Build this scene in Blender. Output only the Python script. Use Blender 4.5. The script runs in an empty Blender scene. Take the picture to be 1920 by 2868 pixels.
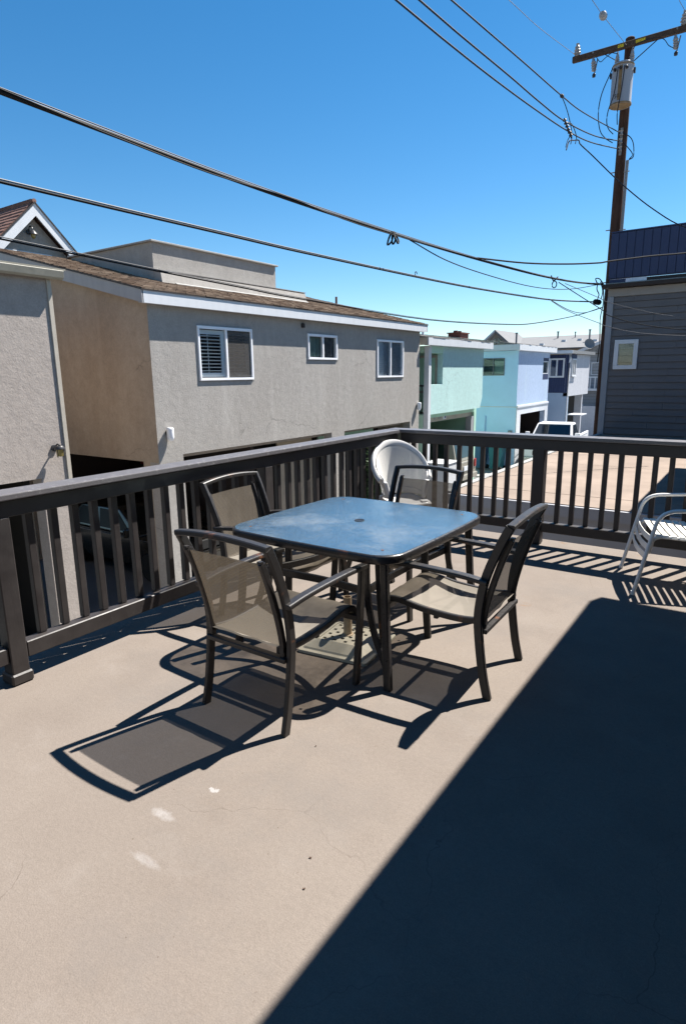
import bpy, bmesh, math, random
from mathutils import Vector, Matrix, Euler

random.seed(7)
R = math.radians
sc = bpy.context.scene
COL = sc.collection

# ------------------------------------------------------------------ camera
YAW, PITCH, ROLL = R(-34.56), R(12.75), R(0.75)
fw = Vector((math.sin(YAW)*math.cos(PITCH), math.cos(YAW)*math.cos(PITCH), -math.sin(PITCH)))
rt = Vector((math.cos(YAW), -math.sin(YAW), 0))
dn = fw.cross(rt)
r2 = math.cos(ROLL)*rt + math.sin(ROLL)*dn
d2 = -math.sin(ROLL)*rt + math.cos(ROLL)*dn
cam = bpy.data.cameras.new('camera')
cam.sensor_fit = 'VERTICAL'; cam.sensor_height = 36.0; cam.sensor_width = 24.1
cam.lens = 36.0*1707.5/2868
cam.clip_start = 0.05; cam.clip_end = 2000
camo = bpy.data.objects.new('camera', cam); COL.objects.link(camo)
mw = Matrix.Identity(4)
for i in range(3):
    mw[i][0] = r2[i]; mw[i][1] = -d2[i]; mw[i][2] = -fw[i]
mw[0][3], mw[1][3], mw[2][3] = 0, 0, 1.57
camo.matrix_world = mw
sc.camera = camo

# ------------------------------------------------------------------ sky and sun
SUNV = Vector((0.264, 0.63, 1.0)).normalized()
SUN_EL = math.asin(SUNV.z); SUN_AZ = math.atan2(SUNV.x, SUNV.y)
w = bpy.data.worlds.new('World'); sc.world = w; w.use_nodes = True
nt = w.node_tree; nt.nodes.clear()
sky = nt.nodes.new('ShaderNodeTexSky'); sky.sky_type = 'NISHITA'; sky.sun_disc = False
sky.sun_elevation = SUN_EL; sky.sun_rotation = SUN_AZ
sky.altitude = 0; sky.air_density = 0.9; sky.dust_density = 0.0; sky.ozone_density = 2.0
bg = nt.nodes.new('ShaderNodeBackground'); bg.inputs[1].default_value = 0.053
wo = nt.nodes.new('ShaderNodeOutputWorld')
hs = nt.nodes.new('ShaderNodeHueSaturation'); hs.inputs['Saturation'].default_value = 1.34; hs.inputs['Hue'].default_value = .4945
nt.links.new(sky.outputs[0], hs.inputs['Color']); nt.links.new(hs.outputs[0], bg.inputs[0]); nt.links.new(bg.outputs[0], wo.inputs[0])
sl = bpy.data.lights.new('sun', 'SUN'); sl.energy = 5.0; sl.angle = R(0.53); sl.color = (1.0, 0.95, 0.88)
so = bpy.data.objects.new('sun', sl); COL.objects.link(so)
so.rotation_euler = SUNV.to_track_quat('Z', 'Y').to_euler(); so.location = SUNV*60

sc.view_settings.view_transform = 'Standard'; sc.view_settings.look = 'None'
sc.view_settings.exposure = 1.58; sc.view_settings.gamma = 1.0
sc.view_settings.use_curve_mapping = False
sc.cycles.use_denoising = True
sc.cycles.max_bounces = 8; sc.cycles.diffuse_bounces = 5; sc.cycles.transparent_max_bounces = 24
sc.cycles.caustics_reflective = False; sc.cycles.caustics_refractive = False

# ------------------------------------------------------------------ materials
MATS = {}
def s2l(r, g, b):
    f = lambda c: (c/255/12.92) if c/255 <= .04045 else ((c/255+.055)/1.055)**2.4
    return (f(r), f(g), f(b))

ALB = .66      # scales most base colours down so shade renders deeper beside sun and sky
BRIGHT = {'white_resin', 'white_powder', 'strap_vinyl', 'vinyl_white', 'base_resin', 'resin_mesh', 'car_white', 'lamp_glass', 'table_frame', 'chair_frame', 'base_stain', 'tag_yellow', 'rail_cap_worn_sheen', 'cable_grey', 'shutter_white', 'paper', 'trim_white', 'blind', 'panel_navy', 'stucco_mint', 'paint_teal', 'paint_mint', 'stucco_brown'}
class NT:
    def __init__(s, name):
        s.m = bpy.data.materials.new(name); s.m.use_nodes = True
        s.t = s.m.node_tree; s.n = s.t.nodes; s.n.clear()
        s.out = s.n.new('ShaderNodeOutputMaterial')
        s.geo = s.n.new('ShaderNodeNewGeometry')
    def link(s, a, b): s.t.links.new(a, b)
    def val(s, inp, v):
        if hasattr(v, 'is_linked'): s.link(v, inp)
        else: inp.default_value = v
    def vec(s, scale=(1, 1, 1), loc=(0, 0, 0), rot=(0, 0, 0), src=None):
        mp = s.n.new('ShaderNodeMapping'); s.link(src or s.geo.outputs['Position'], mp.inputs[0])
        mp.inputs['Scale'].default_value = scale; mp.inputs['Location'].default_value = loc
        mp.inputs['Rotation'].default_value = rot
        return mp.outputs[0]
    def noise(s, scale, detail=4, rough=.55, vec=None, out='Fac', dist=0):
        n = s.n.new('ShaderNodeTexNoise'); s.link(vec or s.geo.outputs['Position'], n.inputs['Vector'])
        n.inputs['Scale'].default_value = scale; n.inputs['Detail'].default_value = detail
        n.inputs['Roughness'].default_value = rough; n.inputs['Distortion'].default_value = dist
        return n.outputs[out]
    def voro(s, scale, feature='F1', vec=None, out='Distance'):
        n = s.n.new('ShaderNodeTexVoronoi'); n.feature = feature
        s.link(vec or s.geo.outputs['Position'], n.inputs['Vector']); n.inputs['Scale'].default_value = scale
        return n.outputs[out]
    def mr(s, v, a, b, c=0., d=1., smooth=False):
        n = s.n.new('ShaderNodeMapRange'); s.link(v, n.inputs[0])
        if smooth: n.interpolation_type = 'SMOOTHSTEP'
        for i, x in enumerate((a, b, c, d)): n.inputs[1+i].default_value = x
        return n.outputs[0]
    def math(s, op, a, b=0.):
        n = s.n.new('ShaderNodeMath'); n.operation = op; s.val(n.inputs[0], a); s.val(n.inputs[1], b)
        return n.outputs[0]
    def mix(s, fac, a, b, mode='MIX'):
        n = s.n.new('ShaderNodeMixRGB'); n.blend_type = mode
        s.val(n.inputs[0], fac)
        for i, c in ((1, a), (2, b)):
            if hasattr(c, 'is_linked'): s.link(c, n.inputs[i])
            else: n.inputs[i].default_value = (c[0], c[1], c[2], 1)
        return n.outputs[0]
    def bump(s, h, strength=.3, dist=.01, normal=None):
        n = s.n.new('ShaderNodeBump'); n.inputs['Strength'].default_value = strength
        n.inputs['Distance'].default_value = dist; s.link(h, n.inputs['Height'])
        if normal: s.link(normal, n.inputs['Normal'])
        return n.outputs[0]
    def pbr(s, col, rough=.7, metal=0., spec=.35, normal=None):
        k = 1. if s.m.name in BRIGHT else ALB
        if hasattr(col, 'is_linked'): col = s.mix(1., col, (k, k, k), 'MULTIPLY')
        else: col = tuple(c_*k for c_ in col)
        p = s.n.new('ShaderNodeBsdfPrincipled')
        if hasattr(col, 'is_linked'): s.link(col, p.inputs['Base Color'])
        else: p.inputs['Base Color'].default_value = (*col, 1)
        s.val(p.inputs['Roughness'], rough); p.inputs['Metallic'].default_value = metal
        p.inputs['Specular IOR Level'].default_value = spec
        if normal: s.link(normal, p.inputs['Normal'])
        return p.outputs[0]
    def done(s, sh):
        s.link(sh, s.out.inputs[0]); MATS[s.m.name] = s.m; return s.m

def plain(name, col, rough=.6, var=.10, scale=4., bump=0., bscale=80., bdist=.004, metal=0., spec=.35, streak=False):
    t = NT(name)
    v = t.vec((1, 1, .18)) if streak else None
    n = t.noise(scale, 5, .6, v)
    k = t.mr(n, .3, .7, 1-var, 1+var)
    c = t.mix(1., col, k, 'MULTIPLY')
    nm = t.bump(t.noise(bscale, 4, .6), bump, bdist) if bump else None
    return t.done(t.pbr(c, rough, metal, spec, nm))

def stucco(name, col, stain=(.8, .78, .76), amt=.45, bump=.55):
    t = NT(name)
    big = t.noise(1.3, 6, .65, t.vec((1, 1, .35)))
    mid = t.noise(7., 5, .65)
    fine = t.noise(38., 5, .7)
    c = t.mix(t.mr(big, .38, .68, 0, amt), col, tuple(a*b for a, b in zip(col, stain)))
    c = t.mix(1., c, t.mr(mid, .25, .75, .90, 1.10), 'MULTIPLY')
    c = t.mix(1., c, t.mr(fine, .3, .7, .88, 1.10), 'MULTIPLY')
    light = t.noise(2.2, 6, .65, t.vec((1, 1, .10), (3, 5, 1)))
    c = t.mix(t.mr(light, .56, .74, 0, .45), c, tuple(min(.9, a*1.25) for a in col))
    wob = t.n.new('ShaderNodeVectorMath'); wob.operation = 'SCALE'; wob.inputs['Scale'].default_value = .35; t.link(t.noise(2.5, 4, .6, out='Color'), wob.inputs[0])
    wad = t.n.new('ShaderNodeVectorMath'); wad.operation = 'ADD'; t.link(t.geo.outputs['Position'], wad.inputs[0]); t.link(wob.outputs[0], wad.inputs[1])
    cr = t.math('MULTIPLY', t.mr(t.voro(.55, 'DISTANCE_TO_EDGE', vec=wad.outputs[0]), .001, .006, 1, 0), t.mr(t.noise(.7, 3), .52, .62, 0, .5))
    c = t.mix(cr, c, tuple(a*.45 for a in col))
    nm = t.bump(fine, bump, .010)
    nm = t.bump(t.noise(9., 3, .6), .25, .02, nm)
    return t.done(t.pbr(c, .92, 0, .15, nm))

def metal_paint(name, col, rough=.42, rust=.0, scuff=.5):
    t = NT(name)
    n = t.noise(60, 5, .7); n2 = t.noise(9, 4, .6)
    c = t.mix(t.mr(n, .60, .78, 0, scuff), col, tuple(min(.5, x*2.6+.02) for x in col))
    if rust:
        rf = t.math('MULTIPLY', t.mr(n2, .62, .70, 0, 1), t.mr(n, .4, .6, .3, 1))
        c = t.mix(t.math('MULTIPLY', rf, rust), c, (.22, .085, .035))
    return t.done(t.pbr(c, t.mr(n, .3, .7, rough-.08, rough+.15), 0, .45, t.bump(n, .12, .001)))

# deck coating: sandy tan paint with stains, specks, hairline cracks and three scuffed white marks
def deck_mat():
    t = NT('deck_coating')
    base = (.262, .224, .193)
    big = t.noise(.55, 5, .6); mid = t.noise(3.2, 6, .65); sand = t.noise(210., 3, .7); g2 = t.noise(60., 4, .7)
    c = t.mix(t.mr(big, .36, .66, 0, 1), base, (.235, .199, .172))
    c = t.mix(t.mr(mid, .46, .70, 0, .8), c, (.222, .187, .161))
    c = t.mix(t.mr(t.noise(1.7, 6, .7, t.vec((1, 1, 1), (7, 3, 0))), .60, .74, 0, .5), c, (.212, .172, .142))
    c = t.mix(1., c, t.mr(sand, .3, .7, .86, 1.12), 'MULTIPLY')
    c = t.mix(1., c, t.mr(g2, .3, .7, .93, 1.06), 'MULTIPLY')
    c = t.mix(t.mr(t.noise(.8, 7, .72, t.vec((1, 1, 1), (11, 6, 0))), .50, .68, 0, .55), c, (.190, .172, .160))
    c = t.mix(t.mr(t.noise(2.4, 7, .75, t.vec((1, 1, 1), (1, 17, 0))), .56, .72, 0, .5), c, (.290, .255, .228))
    # dark specks of grit
    v = t.voro(16.); sp = t.math('MULTIPLY', t.mr(v, .035, .06, 1, 0), t.mr(t.noise(5., 2), .52, .6, 0, .75))
    c = t.mix(sp, c, (.10, .07, .05))
    # rusty little stains
    v2 = t.voro(1.9, vec=t.vec((1, 1, 1), (.4, .9, 0))); rs = t.math('MULTIPLY', t.mr(v2, .02, .10, .8, 0), t.mr(t.noise(14., 4), .45, .62, 0, 1))
    c = t.mix(rs, c, (.26, .155, .09))
    # hairline cracks
    wv = t.n.new('ShaderNodeVectorMath'); wv.operation = 'ADD'
    sc_ = t.n.new('ShaderNodeVectorMath'); sc_.operation = 'SCALE'; sc_.inputs['Scale'].default_value = .22
    t.link(t.noise(3.5, 4, .6, out='Color'), sc_.inputs[0])
    t.link(t.geo.outputs['Position'], wv.inputs[0]); t.link(sc_.outputs[0], wv.inputs[1])
    ed = t.voro(1.15, 'DISTANCE_TO_EDGE', vec=wv.outputs[0])
    ck = t.math('MULTIPLY', t.mr(ed, .0003, .0028, 1, 0), t.mr(t.noise(.9, 3, .5, t.vec((1, 1, 1), (2, 8, 0))), .46, .62, 0, .55))
    c = t.mix(ck, c, (.115, .09, .075))
    # chalky scuffs with ragged edges
    def mark(x, y, ang, lx, ly, lo, hi, amt):
        nonlocal c
        p = t.vec((1, 1, 1), (-x, -y, 0))
        q = t.vec((1/lx, 1/ly, 0), (0, 0, 0), (0, 0, -ang), p)
        ln = t.n.new('ShaderNodeVectorMath'); ln.operation = 'LENGTH'; t.link(q, ln.inputs[0])
        m = t.mr(ln.outputs['Value'], .25, 1., 1, 0)
        k = t.mr(t.math('ADD', m, t.math('MULTIPLY', t.math('SUBTRACT', t.noise(38., 5, .75), .5), 1.1)), lo, hi, 0, amt)
        c = t.mix(k, c, (.62, .62, .63))
    mark(-1.66, 1.215, R(12), .115, .045, .55, 1.7, .55)
    mark(-1.535, 1.04, R(48), .14, .038, .60, 1.8, .5)
    mark(-1.60, 1.42, R(0), .075, .05, .92, 1.0, .42)
    nm = t.bump(sand, .38, .0035); nm = t.bump(g2, .22, .006, nm); nm = t.bump(ck, -.4, .002, nm)
    return t.done(t.pbr(c, .93, 0, .12, nm))
deck_mat()

t = NT('rail_paint')
gr = t.noise(30, 5, .7, t.vec((1, 1, .15))); n = t.noise(7, 5, .65); ch = t.noise(55, 4, .75)
c = t.mix(t.mr(n, .35, .7, 0, 1), (.036, .031, .031), (.052, .045, .043))
c = t.mix(t.mr(ch, .70, .76, 0, .7), c, (.20, .18, .16))
t.done(t.pbr(c, t.mr(n, .3, .7, .38, .58), 0, .4, t.bump(gr, .35, .003, t.bump(ch, .15, .002))))
t = NT('rail_cap_worn_sheen')  # same paint, paler for wear and for the sky's sheen put into it
n = t.noise(26, 5, .7, t.vec((1, 1, 1))); n2 = t.noise(150, 3, .7)
c = t.mix(t.mr(n, .58, .72, 0, .55), (.10, .094, .098), (.30, .29, .29))
c = t.mix(t.mr(n2, .66, .75, 0, .8), c, (.55, .55, .55))
t.done(t.pbr(c, t.mr(n, .3, .7, .30, .48), 0, .6, t.bump(n, .25, .004)))
metal_paint('chair_frame', (.019, .017, .0165), .40, .7, .22)
metal_paint('table_frame', (.016, .015, .016), .30, .35, .18)
plain('rust', (.17, .07, .03), .85, .3, 40, .4, 120)
# textured glass: clear with a pebbled surface, dust and dried water marks
t = NT('table_glass')
pe = t.noise(95, 3, .6); pe2 = t.noise(32, 3, .6)
nm = t.bump(pe, .45, .004); nm = t.bump(pe2, .4, .006, nm)
gl = t.n.new('ShaderNodeBsdfGlossy'); gl.inputs['Color'].default_value = (.80, .98, 1, 1); gl.inputs['Roughness'].default_value = .22
t.link(nm, gl.inputs['Normal'])
tr = t.n.new('ShaderNodeBsdfTransparent'); tr.inputs[0].default_value = (.69, .67, .64, 1)
di = t.n.new('ShaderNodeBsdfDiffuse'); di.inputs[0].default_value = (.27, .28, .29, 1)
tl = t.n.new('ShaderNodeBsdfTranslucent'); tl.inputs[0].default_value = (.34, .36, .37, 1)
dm = t.n.new('ShaderNodeMixShader'); dm.inputs[0].default_value = .5
t.link(di.outputs[0], dm.inputs[1]); t.link(tl.outputs[0], dm.inputs[2])
du = t.mr(t.noise(3.2, 6, .7), .40, .74, .03, .20)
m1 = t.n.new('ShaderNodeMixShader'); t.link(du, m1.inputs[0]); t.link(tr.outputs[0], m1.inputs[1]); t.link(dm.outputs[0], m1.inputs[2])
lw = t.n.new('ShaderNodeLayerWeight'); lw.inputs[0].default_value = .5
m2 = t.n.new('ShaderNodeMixShader'); t.link(t.math('ADD', t.math('MULTIPLY', t.math('POWER', lw.outputs['Facing'], 1.8), 1.0), .03), m2.inputs[0]); t.link(m1.outputs[0], m2.inputs[1]); t.link(gl.outputs[0], m2.inputs[2])
d3 = t.n.new('ShaderNodeBsdfDiffuse'); d3.inputs[0].default_value = (.225, .25, .265, 1)
m4 = t.n.new('ShaderNodeMixShader'); pat = t.math('MULTIPLY', t.mr(t.noise(2.6, 7, .72, t.vec((1, 1, 1), (4, 2, 0))), .50, .70, .01, .36), t.mr(t.noise(45, 4, .7), .35, .65, .55, 1.0))
t.link(pat, m4.inputs[0]); t.link(m2.outputs[0], m4.inputs[1]); t.link(d3.outputs[0], m4.inputs[2])
t.done(m4.outputs[0])
# woven sling: see-through weave, light passes through it
def sling(name, col, see, az=.06, ay=.02):
    t = NT(name)
    tc = t.n.new('ShaderNodeTexCoord')
    wv = t.n.new('ShaderNodeTexWave'); wv.wave_type = 'BANDS'; wv.bands_direction = 'Z'; t.link(tc.outputs['Object'], wv.inputs[0]); wv.inputs['Scale'].default_value = 42
    wv.inputs['Distortion'].default_value = .6
    wy = t.n.new('ShaderNodeTexWave'); wy.wave_type = 'BANDS'; wy.bands_direction = 'Y'; t.link(tc.outputs['Object'], wy.inputs[0]); wy.inputs['Scale'].default_value = 42
    wx = t.n.new('ShaderNodeTexWave'); wx.wave_type = 'BANDS'; wx.bands_direction = 'X'; t.link(tc.outputs['Object'], wx.inputs[0]); wx.inputs['Scale'].default_value = 55
    k = t.math('MULTIPLY', t.mr(wv.outputs['Fac'], 0, 1, 1-az*1.4, 1+az), t.mr(wx.outputs['Fac'], 0, 1, .95, 1.03))
    k = t.math('MULTIPLY', k, t.mr(wy.outputs['Fac'], 0, 1, 1-ay*1.4, 1+ay))
    c = t.mix(1., col, k, 'MULTIPLY')
    c = t.mix(t.mr(t.noise(5, 5, .7), .5, .75, 0, .5), c, tuple(x*.62 for x in col))
    d = t.n.new('ShaderNodeBsdfDiffuse'); t.link(c, d.inputs[0])
    l = t.n.new('ShaderNodeBsdfTranslucent'); l.inputs[0].default_value = (col[0]*.62, col[1]*.56, col[2]*.48, 1)
    m = t.n.new('ShaderNodeMixShader'); m.inputs[0].default_value = .34; t.link(d.outputs[0], m.inputs[1]); t.link(l.outputs[0], m.inputs[2])
    x = t.n.new('ShaderNodeBsdfTransparent')
    m3 = t.n.new('ShaderNodeMixShader'); m3.inputs[0].default_value = see
    t.link(m.outputs[0], m3.inputs[1]); t.link(x.outputs[0], m3.inputs[2])
    return t.done(m3.outputs[0])
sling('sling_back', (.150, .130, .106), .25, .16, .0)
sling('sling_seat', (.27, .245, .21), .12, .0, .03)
plain('base_resin', (.40, .385, .325), .5, .16, 7, .1, 60)
plain('base_stain', (.42, .33, .23), .6, .25, 20)
plain('hollow_shade', (.018, .016, .014), .9)  # near-black colour standing in for deep shade in hollows, carports and garages
plain('white_resin', (.56, .55, .53), .38, .06, 6, 0, spec=.5)
plain('white_powder', (.72, .72, .70), .32, .05, 9, spec=.5)
plain('strap_vinyl', (.74, .72, .66), .38, .06, 12, spec=.5)
# perforated resin of the tub chair
t = NT('resin_mesh')
tc = t.n.new('ShaderNodeTexCoord')
bk = t.n.new('ShaderNodeTexBrick'); t.link(tc.outputs['UV'], bk.inputs['Vector']); bk.offset = 0; bk.inputs['Scale'].default_value = 1
bk.inputs['Brick Width'].default_value = .010; bk.inputs['Row Height'].default_value = .010; bk.inputs['Mortar Size'].default_value = .0032
p = t.pbr((.60, .59, .56), .45)
x = t.n.new('ShaderNodeBsdfTransparent'); m = t.n.new('ShaderNodeMixShader'); t.link(t.mr(bk.outputs['Fac'], 0, 1, .75, 0), m.inputs[0])
t.link(p, m.inputs[1]); t.link(x.outputs[0], m.inputs[2]); t.done(m.outputs[0])

stucco('stucco_grey', (.50, .475, .445))
stucco('stucco_brown', (.37, .305, .24), (.72, .66, .60), .6, .25)
stucco('stucco_cream', (.50, .445, .405), (.9, .88, .86), .4, .4)
stucco('stucco_mint', (.43, .62, .605), (.93, .93, .93), .4, .5)
plain('paint_mint', (.40, .62, .50), .7, .05, 3)
plain('paint_teal', (.46, .69, .89), .8, .05, 1.2, .1, 40)
stucco('stucco_blue', (.52, .655, .88), (.95, .95, .95), .3, .45)
stucco('stucco_white', (.66, .68, .74), (.95, .95, .95), .3, .3)
plain('paint_navy', (.020, .038, .115), .6, .08, 4, .1, 50)
plain('paint_pale_blue', (.42, .53, .68), .7, .04, 2)
plain('trim_white', (.56, .58, .61), .5, .05, 6, .12, 60, streak=True)
plain('trim_grey', (.46, .46, .47), .6, .08, 5, .15, 60, streak=True)
plain('trim_cream', (.58, .53, .45), .6, .08, 5)
plain('gutter', (.36, .34, .28), .5, .12, 8)
plain('vinyl_white', (.80, .81, .84), .35, .02, 5, spec=.5)
plain('shutter_white', (.74, .77, .80), .5, .03, 5)
plain('blind', (.70, .75, .80), .6, .05, 6)
plain('curtain', (.28, .40, .36), .8, .15, 30)
plain('curtain_dim', (.10, .10, .11), .8, .5, 9)
plain('room_shade', (.012, .014, .016), .9)  # colour of the shade in an unlit room
plain('screen_mesh', (.085, .082, .078), .7, .05)
def glass_pane(name, tint, g=.22):
    t = NT(name)
    a = t.n.new('ShaderNodeBsdfGlossy'); a.inputs['Roughness'].default_value = .03; a.inputs['Color'].default_value = (.9, .95, 1, 1)
    b = t.n.new('ShaderNodeBsdfTransparent'); b.inputs[0].default_value = (*tint, 1)
    lw = t.n.new('ShaderNodeLayerWeight'); lw.inputs[0].default_value = g
    m = t.n.new('ShaderNodeMixShader'); t.link(t.mr(lw.outputs['Fresnel'], 0, 1, .03, .9), m.inputs[0])
    t.link(b.outputs[0], m.inputs[1]); t.link(a.outputs[0], m.inputs[2]); t.done(m.outputs[0])
glass_pane('window_glass', (.96, .98, .98), .14)
glass_pane('car_glass', (.12, .15, .16), .40)
plain('car_glass_shade', (.006, .007, .007), .45, .05, spec=.2)  # opaque near-black copy of car glass, the carport's shade put into its colour
# asphalt shingles
t = NT('shingle_brown')
cel = t.voro(5.5, 'F1', vec=t.vec((1, .8, 1)), out='Color')
sep = t.n.new('ShaderNodeSeparateColor'); t.link(cel, sep.inputs[0])
c = t.mix(sep.outputs[0], (.155, .105, .075), (.33, .255, .195)); c = t.mix(t.mr(sep.outputs[1], .7, 1, 0, .7), c, (.085, .06, .05))
t.done(t.pbr(t.mix(1., c, t.mr(t.noise(90, 3, .7), .3, .7, .7, 1.3), 'MULTIPLY'), .95, 0, .1, t.bump(t.noise(120, 3), .5, .005)))
t = NT('shingle_grey')
cel = t.voro(6, 'F1', vec=t.vec((1, .7, 1)), out='Color'); sep = t.n.new('ShaderNodeSeparateColor'); t.link(cel, sep.inputs[0])
c = t.mix(sep.outputs[0], (.25, .24, .23), (.42, .41, .40)); c = t.mix(t.mr(sep.outputs[1], .8, 1, 0, .6), c, (.16, .13, .11))
t.done(t.pbr(c, .95, 0, .1, t.bump(t.noise(60, 3), .4, .005)))
plain('roof_far_grey', (.22, .225, .235), .9, .08, 2)
plain('tile_red', (.24, .125, .095), .85, .30, 6, .3, 60)
plain('edge_dark', (.035, .028, .028), .6, .1)
plain('brick_red', (.20, .075, .055), .9, .25, 22, .3, 60)
plain('roofing_felt', (.325, .262, .218), .95, .17, 1.1, .5, 160, .004, spec=.1)
plain('coping_grey', (.40, .40, .39), .8, .08, 6)
plain('wall_grey_paint', (.42, .43, .46), .8, .05, 2)
plain('siding_grey', (.19, .186, .195), .75, .05, 3, .15, 40, spec=.2, streak=True)
plain('trim_bluegrey', (.36, .39, .44), .7, .05, 4)
plain('trim_taupe', (.36, .345, .33), .7, .06, 4)
plain('fascia_shade_brown', (.035, .022, .018), .6, .1)  # fascia paint; its darkness also stands for shade on store and garage walls
plain('panel_navy', (.018, .031, .085), .5, .06, 5, .1, 40)
plain('concrete', (.40, .395, .38), .92, .10, .7, .4, 70, .006, spec=.1)
plain('asphalt', (.16, .158, .155), .95, .15, .5, .5, 60, .008, spec=.1)
plain('pole_wood', (.085, .048, .036), .85, .35, 14, .5, 50, .01, spec=.1, streak=True)
plain('arm_wood', (.10, .07, .055), .85, .3, 14, .4, 50, .01, spec=.1)
plain('tank_grey', (.40, .42, .47), .5, .08, 6, spec=.4, streak=True)
plain('tank_rust', (.30, .20, .10), .7, .25, 10)
plain('porcelain', (.36, .36, .37), .3, .08, 20, spec=.5)
plain('galvanised', (.26, .27, .28), .65, .12, 20)
plain('tag_yellow', (.48, .36, .02), .6, .35, 22)
plain('cable_black', (.016, .016, .018), .7, .2, 30, spec=.15)
plain('cable_grey', (.09, .09, .095), .7, .2, 30, spec=.5)
plain('cable_blue', (.022, .026, .040), .7, .1, 30, spec=.15)
plain('car_white', (.74, .75, .77), .22, .02, 4, spec=.6)
plain('car_black', (.030, .027, .022), .18, .05, 4, spec=.6)
plain('car_tan', (.33, .31, .26), .25, .05, 4, spec=.6)
plain('chrome', (.55, .55, .56), .18, .05, metal=.9)
plain('tyre', (.02, .02, .02), .85)
plain('lamp_red', (.42, .02, .015), .25, .05)
plain('lamp_clear', (.62, .63, .63), .15, .05)
plain('lamp_glass', (.74, .75, .78), .25, .04, spec=.5)
plain('lamp_amber', (.40, .30, .10), .25, .1, spec=.5)
plain('lantern_metal', (.05, .05, .055), .4, .1)
plain('bin_teal', (.02, .16, .20), .45, .06)
plain('bin_blue', (.05, .14, .28), .45, .06)
plain('fence_wood', (.19, .155, .13), .9, .25, 5, .4, 40, streak=True)
plain('fence_tan', (.50, .42, .32), .9, .1, 5)
plain('leaf', (.045, .115, .022), .55, .4, 25)
plain('leaf_light', (.10, .20, .04), .55, .35, 25)
plain('stem', (.09, .07, .04), .8)
plain('sign_red', (.20, .02, .02), .6, .4, 18)
plain('paper', (.62, .66, .72), .7, .1)
plain('sticker_blue', (.05, .08, .30), .5)
plain('dirt', (.10, .06, .04), .95, .3, 30)
plain('meter_grey', (.30, .33, .36), .5, .1)
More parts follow.
